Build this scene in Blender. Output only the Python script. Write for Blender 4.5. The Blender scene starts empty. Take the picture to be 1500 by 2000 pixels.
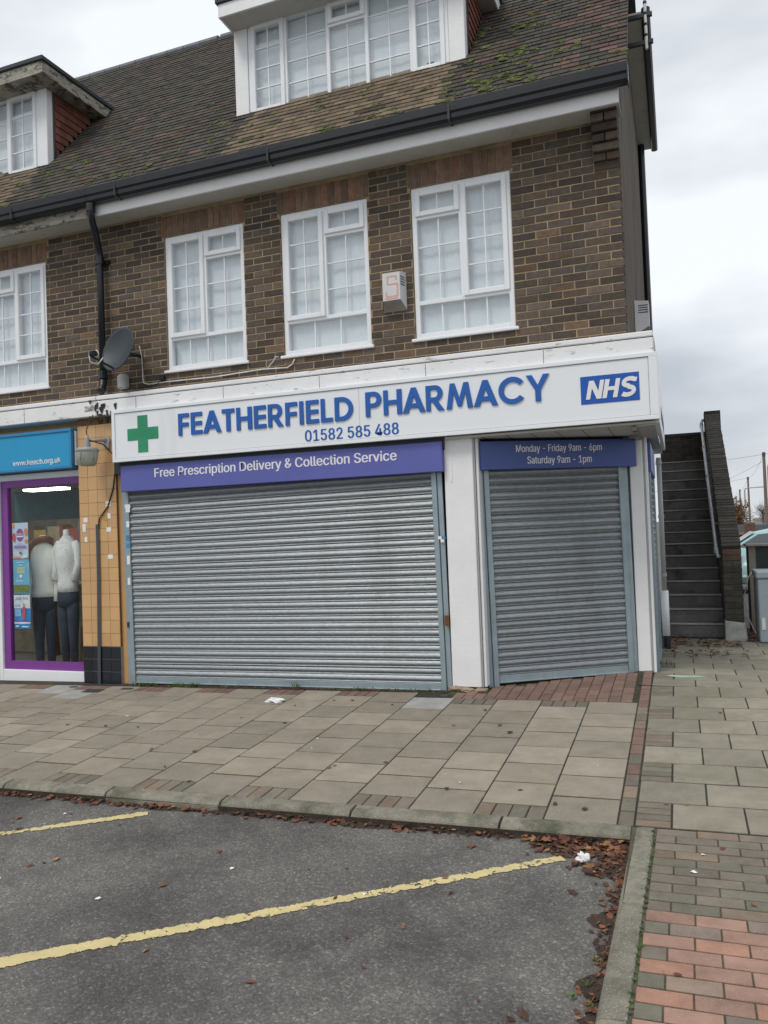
import bpy, bmesh, math, random
from mathutils import Vector, Matrix
random.seed(11)
SC = bpy.context.scene
COL = SC.collection
R = math.radians
# ---------------------------------------------------------------- camera
YAW, PITCH, ROLL = .359, .0243, -.0374
CAMP = Vector((1.11, -7.415, 1.6))
def cam_axes():
    cy, sy, cp, sp = math.cos(YAW), math.sin(YAW), math.cos(PITCH), math.sin(PITCH)
    f = Vector((-sy*cp, cy*cp, sp)); r = Vector((cy, sy, 0)); u = r.cross(f)
    c, s = math.cos(ROLL), math.sin(ROLL)
    return r*c + u*s, -r*s + u*c, f
_r, _u, _f = cam_axes()
cam = bpy.data.cameras.new('camera'); camo = bpy.data.objects.new('camera', cam); COL.objects.link(camo)
camo.matrix_world = Matrix(((_r.x, _u.x, -_f.x, CAMP.x), (_r.y, _u.y, -_f.y, CAMP.y), (_r.z, _u.z, -_f.z, CAMP.z), (0, 0, 0, 1)))
cam.sensor_fit = 'HORIZONTAL'; cam.sensor_width = 36; cam.lens = 36*1530/1500; cam.clip_start = .05; cam.clip_end = 3000
SC.camera = camo
# ---------------------------------------------------------------- world: overcast daylight
W = bpy.data.worlds.new('World'); SC.world = W; W.use_nodes = True
nt = W.node_tree; nt.nodes.clear()
def wn(t, **k):
    n = nt.nodes.new(t)
    for a, b in k.items(): setattr(n, a, b)
    return n
sky = wn('ShaderNodeTexSky', sky_type='NISHITA', sun_disc=False, sun_elevation=R(55), sun_rotation=R(200), air_density=1.0, dust_density=2.0)
tc = wn('ShaderNodeTexCoord'); mp = wn('ShaderNodeMapping'); mp.inputs['Scale'].default_value = (1.0, 1.0, 2.6); mp.inputs['Location'].default_value = (3.4, 1.8, .74)
nz = wn('ShaderNodeTexNoise'); nz.inputs['Scale'].default_value = 1.7; nz.inputs['Detail'].default_value = 5; nz.inputs['Roughness'].default_value = .5
rp = wn('ShaderNodeValToRGB')
rp.color_ramp.elements[0].position = .36; rp.color_ramp.elements[0].color = (5.2, 5.55, 6.05, 1)
rp.color_ramp.elements[1].position = .60; rp.color_ramp.elements[1].color = (9.6, 9.95, 10.3, 1)
mx = wn('ShaderNodeMix', data_type='RGBA'); mx.inputs['Factor'].default_value = .9
bg = wn('ShaderNodeBackground'); bg.inputs['Strength'].default_value = .1; wo = wn('ShaderNodeOutputWorld')
L = nt.links.new
L(tc.outputs['Generated'], mp.inputs['Vector']); L(mp.outputs[0], nz.inputs['Vector']); L(nz.outputs['Fac'], rp.inputs['Fac'])
L(sky.outputs[0], mx.inputs['A']); L(rp.outputs[0], mx.inputs['B']); L(mx.outputs['Result'], bg.inputs['Color']); L(bg.outputs[0], wo.inputs[0])
# ---------------------------------------------------------------- sun (veiled by cloud), exposure
sl = bpy.data.lights.new('sun', 'SUN'); sl.energy = 1.5; sl.angle = R(18); sl.color = (1, .95, .88)
so = bpy.data.objects.new('sun', sl); COL.objects.link(so)
so.rotation_euler = Vector((.30, .62, -1.0)).to_track_quat('-Z', 'Y').to_euler()
vs = SC.view_settings; vs.view_transform = 'Standard'; vs.look = 'None'; vs.exposure = 0.1; vs.gamma = 1.0; vs.use_curve_mapping = False
# ---------------------------------------------------------------- materials
MATS = {}
def mat(name, col, rough=.7, metal=0., var=.25, scale=8., bump=0., bscale=60., rnd=0., col2=None, spec=.5, stain=None, stretch=None, speck=None, rnd_cols=None):
    """procedural surface: noise-mottled base colour, optional per-piece tint (object random + 'rnd' attribute), fine relief, dirt with a shape of its own"""
    if name in MATS: return MATS[name]
    m = bpy.data.materials.new(name); m.use_nodes = True; t = m.node_tree; n = t.nodes; l = t.links.new
    b = n['Principled BSDF']; b.inputs['Roughness'].default_value = rough; b.inputs['Metallic'].default_value = metal
    b.inputs['Specular IOR Level'].default_value = spec
    geo = n.new('ShaderNodeNewGeometry')
    vec = geo.outputs['Position']
    if stretch:
        mpn = n.new('ShaderNodeMapping'); mpn.inputs['Scale'].default_value = stretch; l(vec, mpn.inputs['Vector']); vec2 = mpn.outputs[0]
    else: vec2 = vec
    no = n.new('ShaderNodeTexNoise'); no.inputs['Scale'].default_value = scale; no.inputs['Detail'].default_value = 6; no.inputs['Roughness'].default_value = .65
    l(vec2, no.inputs['Vector'])
    mr = n.new('ShaderNodeMapRange'); mr.inputs['From Min'].default_value = .3; mr.inputs['From Max'].default_value = .7
    l(no.outputs['Fac'], mr.inputs['Value'])
    mc = n.new('ShaderNodeMix'); mc.data_type = 'RGBA'
    c1 = tuple(c*(1-var) for c in col); c2 = col2 if col2 else tuple(min(1, c*(1+var)) for c in col)
    mc.inputs['A'].default_value = (*c1, 1); mc.inputs['B'].default_value = (*c2, 1); l(mr.outputs[0], mc.inputs['Factor'])
    out = mc.outputs['Result']
    if rnd or rnd_cols:
        oi = n.new('ShaderNodeObjectInfo'); at = n.new('ShaderNodeAttribute'); at.attribute_name = 'rnd'
        ad = n.new('ShaderNodeMath'); ad.operation = 'ADD'; l(oi.outputs['Random'], ad.inputs[0]); l(at.outputs['Fac'], ad.inputs[1])
        fr = n.new('ShaderNodeMath'); fr.operation = 'FRACT'; l(ad.outputs[0], fr.inputs[0])
        if rnd_cols:
            cr = n.new('ShaderNodeValToRGB'); cr.color_ramp.interpolation = 'CONSTANT'
            while len(cr.color_ramp.elements) < len(rnd_cols): cr.color_ramp.elements.new(.5)
            for i, (p, c) in enumerate(rnd_cols): cr.color_ramp.elements[i].position = p; cr.color_ramp.elements[i].color = (*c, 1)
            l(fr.outputs[0], cr.inputs['Fac'])
            mm = n.new('ShaderNodeMix'); mm.data_type = 'RGBA'; mm.blend_type = 'MULTIPLY'; mm.inputs['Factor'].default_value = 1
            l(out, mm.inputs['A']); l(cr.outputs[0], mm.inputs['B']); out = mm.outputs['Result']
        if rnd:
            wnz = n.new('ShaderNodeTexWhiteNoise'); wnz.noise_dimensions = '1D'; l(fr.outputs[0], wnz.inputs['W'])
            hs = n.new('ShaderNodeHueSaturation'); m2 = n.new('ShaderNodeMapRange')
            m2.inputs['To Min'].default_value = 1-rnd; m2.inputs['To Max'].default_value = 1+rnd
            l(wnz.outputs['Value'], m2.inputs['Value']); l(m2.outputs[0], hs.inputs['Value']); l(out, hs.inputs['Color']); out = hs.outputs['Color']
    if speck:
        sc_, amt, scol = speck
        vo = n.new('ShaderNodeTexNoise'); vo.inputs['Scale'].default_value = sc_; vo.inputs['Detail'].default_value = 2; l(vec, vo.inputs['Vector'])
        m3 = n.new('ShaderNodeMapRange'); m3.inputs['From Min'].default_value = amt; m3.inputs['From Max'].default_value = amt+.06; l(vo.outputs['Fac'], m3.inputs['Value'])
        mm = n.new('ShaderNodeMix'); mm.data_type = 'RGBA'; l(m3.outputs[0], mm.inputs['Factor']); l(out, mm.inputs['A']); mm.inputs['B'].default_value = (*scol, 1); out = mm.outputs['Result']
    if stain:
        ssc, lo, hi, scol, sstr = stain
        mpn = n.new('ShaderNodeMapping'); mpn.inputs['Scale'].default_value = sstr; l(vec, mpn.inputs['Vector'])
        vo = n.new('ShaderNodeTexNoise'); vo.inputs['Scale'].default_value = ssc; vo.inputs['Detail'].default_value = 7; vo.inputs['Roughness'].default_value = .7; l(mpn.outputs[0], vo.inputs['Vector'])
        m3 = n.new('ShaderNodeMapRange'); m3.inputs['From Min'].default_value = lo; m3.inputs['From Max'].default_value = hi; l(vo.outputs['Fac'], m3.inputs['Value'])
        mm = n.new('ShaderNodeMix'); mm.data_type = 'RGBA'; l(m3.outputs[0], mm.inputs['Factor']); l(out, mm.inputs['A']); mm.inputs['B'].default_value = (*scol, 1); out = mm.outputs['Result']
    l(out, b.inputs['Base Color'])
    if bump:
        bn = n.new('ShaderNodeTexNoise'); bn.inputs['Scale'].default_value = bscale; bn.inputs['Detail'].default_value = 4; l(vec2, bn.inputs['Vector'])
        bp = n.new('ShaderNodeBump'); bp.inputs['Strength'].default_value = bump; bp.inputs['Distance'].default_value = .01
        l(bn.outputs['Fac'], bp.inputs['Height']); l(bp.outputs[0], b.inputs['Normal'])
    MATS[name] = m; return m
def glass_mat(name, refl=1.0, tint=(.93, .97, .96)):
    m = bpy.data.materials.new(name); m.use_nodes = True; t = m.node_tree; n = t.nodes; l = t.links.new
    n.remove(n['Principled BSDF'])
    tr = n.new('ShaderNodeBsdfTransparent'); tr.inputs[0].default_value = (*tint, 1)
    gl = n.new('ShaderNodeBsdfGlossy'); gl.inputs['Roughness'].default_value = .015
    fr = n.new('ShaderNodeFresnel'); fr.inputs['IOR'].default_value = 1.5
    mu = n.new('ShaderNodeMath'); mu.operation = 'MULTIPLY'; mu.inputs[1].default_value = refl; mu.use_clamp = True; l(fr.outputs[0], mu.inputs[0])
    no = n.new('ShaderNodeTexNoise'); no.inputs['Scale'].default_value = 3.; geo = n.new('ShaderNodeNewGeometry'); l(geo.outputs['Position'], no.inputs['Vector'])
    bp = n.new('ShaderNodeBump'); bp.inputs['Strength'].default_value = .04; bp.inputs['Distance'].default_value = .02; l(no.outputs['Fac'], bp.inputs['Height']); l(bp.outputs[0], gl.inputs['Normal'])
    bk = n.new('ShaderNodeMath'); bk.operation = 'SUBTRACT'; bk.inputs[0].default_value = 1.; l(geo.outputs['Backfacing'], bk.inputs[1])
    m2 = n.new('ShaderNodeMath'); m2.operation = 'MULTIPLY'; l(mu.outputs[0], m2.inputs[0]); l(bk.outputs[0], m2.inputs[1])
    mxs = n.new('ShaderNodeMixShader'); l(m2.outputs[0], mxs.inputs[0]); l(tr.outputs[0], mxs.inputs[1]); l(gl.outputs[0], mxs.inputs[2])
    l(mxs.outputs[0], n['Material Output'].inputs[0]); MATS[name] = m; return m
def emit_mat(name, col, s):
    m = bpy.data.materials.new(name); m.use_nodes = True; b = m.node_tree.nodes['Principled BSDF']
    b.inputs['Emission Color'].default_value = (*col, 1); b.inputs['Emission Strength'].default_value = s; MATS[name] = m; return m
BRICK = mat('brick_dark', (.088, .067, .052), .85, var=.3, scale=22, bump=.5, bscale=130, rnd=.42, speck=(230, .64, (.2, .18, .16)), stain=(1.3, .52, .8, (.05, .042, .035), (1, 1, 1)),
            rnd_cols=[(0, (1, 1, 1)), (.3, (.82, .85, .95)), (.5, (1.2, 1.08, .98)), (.68, (.75, .72, .74)), (.83, (1.2, 1.17, 1.13)), (.95, (1.4, 1.15, .95))])
SOLDIER = mat('brick_soldier', (.185, .115, .080), .85, var=.3, scale=14, bump=.4, bscale=120, rnd=.2,
              rnd_cols=[(0, (1, 1, 1)), (.4, (.9, .93, .93)), (.65, (1.1, .92, .85)), (.84, (.95, 1, .97))])
MORTAR = mat('mortar', (.35, .268, .155), .95, var=.25, scale=9, bump=.5, bscale=160, stain=(2.2, .5, .75, (.10, .085, .06), (1, 1, 2.2)))
GABLE = mat('gable_brick', (.125, .10, .076), .9, var=.5, scale=5, bump=.6, bscale=12, stretch=(1, 1.6, .25), stain=(3, .5, .62, (.055, .045, .036), (1, 1.4, .2)))
PVC = mat('white_upvc', (.80, .82, .84), .35, var=.035, scale=3)
WPAINT = mat('white_paint_worn', (.80, .80, .805), .55, var=.04, scale=4, bump=.15, bscale=40, stain=(5, .66, .78, (.30, .28, .26), (1, 1, 1)))
LEDGE = mat('painted_concrete', (.80, .80, .805), .6, var=.05, scale=3, bump=.2, bscale=50, stain=(7, .58, .70, (.12, .11, .10), (.6, .6, 2.6)))
GROOVE = mat('black_mould', (.03, .03, .03), .9)
SIGNW = mat('sign_white', (.80, .825, .85), .3, var=.02, scale=1.5, stain=(2.5, .58, .85, (.66, .67, .66), (1, 1, .12)))
BLUE = mat('letter_blue', (.008, .10, .40), .5, var=.06, scale=3)
NHSB = mat('logo_blue', (.003, .085, .42), .5, var=.04, scale=3)
GREEN = mat('cross_green', (.02, .27, .13), .4, var=.2, scale=3)
PURP = mat('panel_violet', (.105, .118, .39), .38, var=.08, scale=2, stain=(6, .70, .78, (.3, .3, .55), (1, 1, 1)))
PURP2 = mat('panel_blue_violet', (.05, .088, .30), .38, var=.08, scale=2)
PTXT = mat('panel_lettering', (.78, .78, .82), .5, var=.02)
STEEL = mat('galvanised_slat', (.275, .30, .315), .46, .58, var=.2, scale=40, bump=.25, bscale=110, stretch=(.5, .5, 2.), rnd=.07, stain=(1.6, .55, .8, (.2, .21, .215), (1, 1, .25)))
RAIL = mat('galvanised_rail', (.30, .37, .40), .5, .35, var=.12, scale=6, stain=(9, .68, .74, (.2, .13, .09), (1, 1, .4)))
RUST = mat('rust', (.16, .06, .025), .9, var=.4, scale=40)
ROOF = mat('plain_tile', (.052, .044, .036), .9, var=.4, scale=11, bump=.5, bscale=80, rnd=.35, speck=(34, .665, (.16, .155, .13)),
           rnd_cols=[(0, (1, 1, 1)), (.4, (.85, .9, .95)), (.62, (1.25, 1.1, .9)), (.82, (.9, 1.0, .8)), (.96, (1.4, 1.0, .8))])
ROOFTAN = mat('plain_tile_clean', (.145, .108, .07), .9, var=.35, scale=9, bump=.4, bscale=80, rnd=.25, speck=(30, .64, (.10, .10, .05)))
ROOFRED = mat('plain_tile_red', (.095, .055, .045), .9, var=.35, scale=10, bump=.4, bscale=80, rnd=.35)
HUNG = mat('hung_tile_red', (.16, .054, .036), .8, var=.35, scale=7, bump=.3, bscale=60, rnd=.25, stain=(4, .56, .72, (.05, .04, .035), (1, 1, 1)))
LEAD = mat('lead_grey', (.10, .11, .125), .6, .2, var=.2)
BLACKP = mat('black_plastic', (.010, .013, .017), .35, var=.25, scale=6)
FELT = mat('roof_felt', (.045, .052, .055), .8, var=.2)
SOFFIT = mat('soffit_board', (.52, .52, .49), .7, var=.10, scale=3, stain=(3, .55, .8, (.33, .31, .27), (1, 1, 1)))
OLDWOOD = mat('flaking_paint_wood', (.34, .32, .27), .85, var=.3, scale=8, bump=.4, bscale=30, stretch=(1, 1, 5), stain=(8, .5, .6, (.07, .065, .055), (1, 1, 3)))
MOSS = mat('moss', (.085, .105, .028), .95, var=.5, scale=30, bump=.8, bscale=120, rnd=.35)
TILEO = mat('tile_orange', (.58, .355, .165), .28, var=.05, scale=3, rnd=.07, stain=(14, .70, .8, (.25, .13, .06), (1, 1, .25)))
TILEB = mat('tile_black', (.016, .021, .028), .22, var=.2, scale=4, rnd=.2)
GROUT = mat('grout_dark', (.16, .09, .04), .9)
GROUTW = mat('grout_pale', (.3, .3, .29), .9)
TANP = mat('tan_render', (.50, .285, .12), .6, var=.08, scale=3)
CYAN = mat('sign_cyan', (.012, .30, .56), .35, var=.05, scale=2)
CYANF = mat('sign_frame_blue', (.02, .22, .46), .35, var=.05)
MAGENTA = mat('frame_purple', (.20, .045, .27), .4, var=.06, scale=3)
GLASS = glass_mat('window_glass', 3.4, (.95, .97, .985))
SHOPGLASS = glass_mat('shop_glass', 1.1, (.975, .985, .98))
NET = mat('net_curtain', (.87, .895, .885), .9, var=.04, scale=4)
DARKROOM = mat('dark_room', (.03, .035, .035), .9)
CONC = mat('slab_concrete', (.275, .240, .188), .9, var=.16, scale=5, bump=.35, bscale=140, rnd=.17, speck=(120, .63, (.36, .33, .28)), stain=(1.6, .56, .8, (.18, .16, .125), (1, 1, 1)))
CONCR = mat('slab_concrete_damp', (.255, .232, .178), .85, var=.2, scale=5, bump=.35, bscale=140, rnd=.18, speck=(120, .63, (.34, .31, .25)), stain=(1.2, .52, .8, (.15, .15, .095), (1, 1, 1)))
JOINT = mat('joint_soil', (.036, .031, .022), .95, var=.4, scale=20, stain=(5, .55, .65, (.06, .085, .02), (1, 1, 1)))
PAVG = mat('paver_brown', (.178, .152, .120), .9, var=.2, scale=9, bump=.4, bscale=150, rnd=.16, speck=(150, .64, (.27, .22, .18)), rnd_cols=[(0, (1, 1, 1)), (.5, (.88, .95, .92)), (.8, (1.12, 1., .93))])
PAVR = mat('paver_red', (.31, .19, .145), .9, var=.25, scale=7, bump=.4, bscale=150, rnd=.13, speck=(150, .63, (.42, .26, .19)), stain=(5, .60, .75, (.15, .07, .05), (1, 1, 1)),
           rnd_cols=[(0, (1, 1, 1)), (.45, (1.12, 1.0, .92)), (.7, (.8, .98, 1.0)), (.86, (.66, .86, .92))])
PAVD = mat('paver_red_dull', (.19, .12, .094), .9, var=.2, scale=8, bump=.4, bscale=150, rnd=.15, speck=(150, .65, (.3, .2, .16)))
KERB = mat('kerb_concrete', (.225, .208, .165), .9, var=.3, scale=9, bump=.7, bscale=110, speck=(130, .60, (.33, .31, .27)), stain=(4, .48, .68, (.085, .09, .055), (1, 1, 1)), rnd=.14)
def asphalt_mat():
    m = mat('asphalt', (.14, .132, .122), .85, var=.28, scale=1.3, bump=.5, bscale=60, stain=(.8, .45, .62, (.075, .070, .066), (1, 1, 1)))
    t = m.node_tree; n = t.nodes; l = t.links.new; b = n['Principled BSDF']; src = b.inputs['Base Color'].links[0].from_socket
    geo = n.new('ShaderNodeNewGeometry'); v = n.new('ShaderNodeTexVoronoi'); v.inputs['Scale'].default_value = 105; l(geo.outputs['Position'], v.inputs['Vector'])
    sp = n.new('ShaderNodeSeparateColor'); l(v.outputs['Color'], sp.inputs[0])
    r = n.new('ShaderNodeValToRGB'); e = r.color_ramp.elements; e[0].position = 0; e[0].color = (.42, .42, .42, 1); e[1].position = 1; e[1].color = (2.6, 2.5, 2.4, 1)
    for p, c in ((.55, .85), (.85, 1.25), (.94, 1.7)): k = e.new(p); k.color = (c, c, c, 1)
    l(sp.outputs[0], r.inputs[0])
    mm = n.new('ShaderNodeMix'); mm.data_type = 'RGBA'; mm.blend_type = 'MULTIPLY'; mm.inputs['Factor'].default_value = .55; l(src, mm.inputs['A']); l(r.outputs[0], mm.inputs['B']); l(mm.outputs['Result'], b.inputs['Base Color'])
    bp = n.new('ShaderNodeBump'); bp.inputs['Strength'].default_value = .7; bp.inputs['Distance'].default_value = .004; l(v.outputs['Distance'], bp.inputs['Height']); bp.invert = True; l(bp.outputs[0], b.inputs['Normal'])
    return m
ASPH = asphalt_mat()
STAIRM = mat('stair_concrete', (.15, .14, .132), .85, var=.3, scale=4, bump=.3, bscale=60, stain=(2.5, .52, .7, (.018, .018, .02), (1, 1, 1)))
STAIRE = mat('stair_nosing', (.38, .365, .345), .85, var=.25, scale=6)
OLDBR = mat('old_dark_brick', (.062, .056, .045), .9, var=.35, scale=14, bump=.5, bscale=70, rnd=.35, speck=(60, .68, (.2, .2, .17)), stain=(3, .58, .75, (.045, .055, .025), (1, 1, 1)))
OLDBRR = mat('old_red_brick', (.10, .055, .038), .9, var=.3, scale=14, bump=.4, rnd=.2)
GALVP = mat('galvanised_pipe', (.35, .37, .38), .5, .5, var=.15)
GREYP = mat('grey_plastic', (.36, .36, .35), .5, var=.06)
TRUNK = mat('trunking_grey', (.085, .095, .11), .5, var=.1)
LAMPG = mat('lamp_glass_dirty', (.36, .37, .31), .35, var=.12, scale=10, stain=(22, .55, .68, (.1, .1, .075), (1, 1, .3)))
LAMPM = mat('lamp_metal', (.33, .34, .33), .6, .2, var=.2)
BLACKC = mat('black_cable', (.02, .018, .017), .6)
WHITEC = mat('white_cable', (.66, .66, .65), .5)
DISH = mat('dish_grey', (.032, .044, .052), .5, var=.12, scale=5)
ALARM = mat('alarm_casing', (.62, .62, .63), .45, var=.06, scale=8)
PINK = mat('faded_red_print', (.72, .36, .27), .6, var=.15, scale=20)
PRINTK = mat('print_dark', (.10, .09, .09), .7)
PAPER = mat('paper_white', (.78, .78, .77), .8, var=.05)
LEAF = mat('dead_leaf', (.155, .066, .036), .8, var=.35, scale=40, bump=.2, rnd=.4, rnd_cols=[(0, (1, 1, 1)), (.25, (.4, .42, .5)), (.55, (1.25, 1.1, .9)), (.7, (.6, .55, .55)), (.92, (1.7, 2.1, 1.6))])
SOIL = mat('leaf_mould', (.045, .033, .024), .95, var=.5, scale=30, bump=1., bscale=90)
GRASS = mat('weed_green', (.075, .14, .03), .8, var=.4, scale=20, rnd=.3)
TIMBER = mat('pole_timber', (.17, .135, .11), .9, var=.2)
LAMPPOST = mat('lamp_post_grey', (.33, .35, .36), .6, .2, var=.1)
TWIG = mat('bare_twigs', (.15, .12, .10), .9, var=.3)
TWIGO = mat('brown_hedge', (.18, .10, .05), .9, var=.4, rnd=.3)
CARTEAL = mat('car_pale_teal', (.36, .56, .58), .25, var=.03)
CARW = mat('car_white', (.75, .76, .77), .25, var=.02)
CARG = mat('car_glass', (.10, .12, .125), .08, var=.05)
RUBBER = mat('rubber', (.02, .02, .02), .8)
CABIN = mat('cabinet_steel', (.36, .42, .45), .45, .1, var=.06)
DARKW = mat('dark_panel', (.022, .032, .032), .6)
PALEW = mat('weathered_ply', (.26, .235, .20), .85, var=.2, scale=9)
SKIN_W = mat('mannequin_white', (.72, .72, .70), .4)
JUMPER = mat('cream_jumper', (.86, .86, .80), .9, var=.06, scale=10, bump=.3, bscale=200)
JEANS = mat('navy_trousers', (.018, .032, .055), .85, var=.3, scale=8)
SCARF = mat('rust_scarf', (.17, .062, .028), .95, var=.3, scale=20)
REDCOAT = mat('red_cloth', (.24, .035, .025), .9, var=.2)
def polka_mat():
    m = mat('polka_blouse', (.70, .71, .70), .85, var=.03); t = m.node_tree; n = t.nodes; l = t.links.new; b = n['Principled BSDF']
    src = b.inputs['Base Color'].links[0].from_socket; geo = n.new('ShaderNodeNewGeometry')
    v = n.new('ShaderNodeTexVoronoi'); v.inputs['Scale'].default_value = 42; v.inputs['Randomness'].default_value = .35; l(geo.outputs['Position'], v.inputs['Vector'])
    c = n.new('ShaderNodeMath'); c.operation = 'LESS_THAN'; c.inputs[1].default_value = .2; l(v.outputs['Distance'], c.inputs[0])
    mm = n.new('ShaderNodeMix'); mm.data_type = 'RGBA'; l(c.outputs[0], mm.inputs['Factor']); l(src, mm.inputs['A']); mm.inputs['B'].default_value = (.05, .06, .08, 1); l(mm.outputs['Result'], b.inputs['Base Color']); return m
POLKA = polka_mat()
def yellow_mat():
    m = mat('worn_yellow_paint', (.60, .50, .25), .8, var=.12, scale=8, bump=.3, bscale=150, stain=(14, .60, .68, (.30, .25, .12), (1, 1, 1)))
    t = m.node_tree; n = t.nodes; l = t.links.new
    geo = n.new('ShaderNodeNewGeometry'); no = n.new('ShaderNodeTexNoise'); no.inputs['Scale'].default_value = 24; no.inputs['Detail'].default_value = 7; no.inputs['Roughness'].default_value = .7; l(geo.outputs['Position'], no.inputs['Vector'])
    lw = n.new('ShaderNodeTexNoise'); lw.inputs['Scale'].default_value = 1.7; l(geo.outputs['Position'], lw.inputs['Vector'])
    at = n.new('ShaderNodeAttribute'); at.attribute_name = 'edge'
    a1 = n.new('ShaderNodeMath'); a1.operation = 'MULTIPLY_ADD'; a1.inputs[1].default_value = .33; l(at.outputs['Fac'], a1.inputs[0]); l(no.outputs['Fac'], a1.inputs[2])
    a3 = n.new('ShaderNodeMath'); a3.operation = 'MULTIPLY_ADD'; a3.inputs[1].default_value = .32; l(lw.outputs['Fac'], a3.inputs[0]); l(a1.outputs[0], a3.inputs[2])
    a2 = n.new('ShaderNodeMath'); a2.operation = 'LESS_THAN'; a2.inputs[1].default_value = .785; l(a3.outputs[0], a2.inputs[0])
    l(a2.outputs[0], n['Principled BSDF'].inputs['Alpha']); return m
YELLOW = yellow_mat()
# ---------------------------------------------------------------- mesh helpers
class MB:
    def __init__(s): s.v = []; s.f = []; s.r = []; s.m = []
    def add(s, vs, fs, rnd=0., mi=0):
        o = len(s.v); s.v += [tuple(v) for v in vs]; s.f += [tuple(i+o for i in f) for f in fs]; s.r += [rnd]*len(fs); s.m += [mi]*len(fs); return s
    def box(s, x0, x1, y0, y1, z0, z1, rnd=0., mi=0, M=None):
        vs = [(x0, y0, z0), (x1, y0, z0), (x1, y1, z0), (x0, y1, z0), (x0, y0, z1), (x1, y0, z1), (x1, y1, z1), (x0, y1, z1)]
        if M: vs = [M @ Vector(v) for v in vs]
        return s.add(vs, [(0, 3, 2, 1), (4, 5, 6, 7), (0, 1, 5, 4), (1, 2, 6, 5), (2, 3, 7, 6), (3, 0, 4, 7)], rnd, mi)
    def tube(s, pts, rad, n=8, cap=True, rnd=0., mi=0):
        pts = [Vector(p) for p in pts]; rads = rad if isinstance(rad, (list, tuple)) else [rad]*len(pts)
        rings = []; up = Vector((0, 0, 1)); prev = None
        for i, p in enumerate(pts):
            d = (pts[min(i+1, len(pts)-1)]-pts[max(i-1, 0)]).normalized()
            a = (prev - d*prev.dot(d)) if prev is not None else (up.cross(d) if abs(d.z) < .95 else Vector((1, 0, 0)).cross(d))
            a.normalize(); b = d.cross(a); prev = a
            rings.append([p+(a*math.cos(2*math.pi*k/n)+b*math.sin(2*math.pi*k/n))*rads[i] for k in range(n)])
        vs = [v for r_ in rings for v in r_]; fs = []
        for i in range(len(rings)-1):
            for k in range(n): fs.append((i*n+k, i*n+(k+1) % n, (i+1)*n+(k+1) % n, (i+1)*n+k))
        if cap: fs.append(tuple(range(n-1, -1, -1))); fs.append(tuple((len(rings)-1)*n+k for k in range(n)))
        return s.add(vs, fs, rnd, mi)
    def lathe(s, prof, c, n=24, rnd=0., mi=0, axis=None):
        vs = []; fs = []
        for (r_, h) in prof:
            for k in range(n): a = 2*math.pi*k/n; vs.append(Vector((r_*math.cos(a), r_*math.sin(a), h)))
        if axis: vs = [axis @ v for v in vs]
        vs = [v+Vector(c) for v in vs]
        for i in range(len(prof)-1):
            for k in range(n): fs.append((i*n+k, i*n+(k+1) % n, (i+1)*n+(k+1) % n, (i+1)*n+k))
        return s.add(vs, fs, rnd, mi)
    def rings(s, rs, rnd=0., mi=0, cap=True):
        n = len(rs[0]); vs = [v for r_ in rs for v in r_]; fs = []
        for i in range(len(rs)-1):
            for k in range(n): fs.append((i*n+k, i*n+(k+1) % n, (i+1)*n+(k+1) % n, (i+1)*n+k))
        if cap: fs.append(tuple(range(n-1, -1, -1))); fs.append(tuple((len(rs)-1)*n+k for k in range(n)))
        return s.add(vs, fs, rnd, mi)
    def build(s, name, m, parent=None, smooth=False, bevel=0., seg=1, matrix=None):
        me = s.mesh(name, m, smooth, bevel, seg); return obj(name, me, parent, matrix)
    def mesh(s, name, m, smooth=False, bevel=0., seg=1):
        me = bpy.data.meshes.new(name); me.from_pydata(s.v, [], s.f)
        ms = m if isinstance(m, (list, tuple)) else [m]
        for k in ms: me.materials.append(k)
        if any(s.m): me.polygons.foreach_set('material_index', s.m)
        if any(s.r): a = me.attributes.new('rnd', 'FLOAT', 'FACE'); a.data.foreach_set('value', s.r)
        if bevel:
            bm = bmesh.new(); bm.from_mesh(me); bmesh.ops.recalc_face_normals(bm, faces=bm.faces)
            bmesh.ops.bevel(bm, geom=[e for e in bm.edges if e.is_manifold and e.calc_face_angle() > .5], offset=bevel, segments=seg, affect='EDGES', clamp_overlap=True); bm.to_mesh(me); bm.free()
        if smooth: me.polygons.foreach_set('use_smooth', [True]*len(me.polygons))
        me.update(); return me
def obj(name, me, parent=None, matrix=None):
    o = bpy.data.objects.new(name, me); COL.objects.link(o)
    if parent is not None: o.parent = parent
    if matrix is not None: o.matrix_local = matrix
    return o
def tag(o, label, cat, group=None, kind=None):
    if label: o['label'] = label
    if cat: o['category'] = cat
    if group: o['group'] = group
    if kind: o['kind'] = kind
    return o
def empty(name, loc=(0, 0, 0)):
    o = bpy.data.objects.new(name, None); COL.objects.link(o); o.location = loc; return o
def bx(name, x0, x1, y0, y1, z0, z1, m, parent=None, bevel=0., matrix=None, seg=1): return MB().box(x0, x1, y0, y1, z0, z1).build(name, m, parent, bevel=bevel, matrix=matrix, seg=seg)
def T(x, y, z): return Matrix.Translation((x, y, z))
def curve_mesh(cu):
    o = bpy.data.objects.new('tmp', cu); COL.objects.link(o); dg = bpy.context.evaluated_depsgraph_get(); dg.update()
    me = bpy.data.meshes.new_from_object(o.evaluated_get(dg)); bpy.data.objects.remove(o); bpy.data.curves.remove(cu); return me
def loops_mesh(loops, depth):
    cu = bpy.data.curves.new('tmpc', 'CURVE'); cu.dimensions = '2D'; cu.fill_mode = 'BOTH'; cu.extrude = depth
    for lp in loops:
        s = cu.splines.new('POLY'); s.points.add(len(lp)-1); s.use_cyclic_u = True
        for i, p in enumerate(lp): s.points[i].co = (p[0], p[1], 0, 1)
    return curve_mesh(cu)
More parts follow.
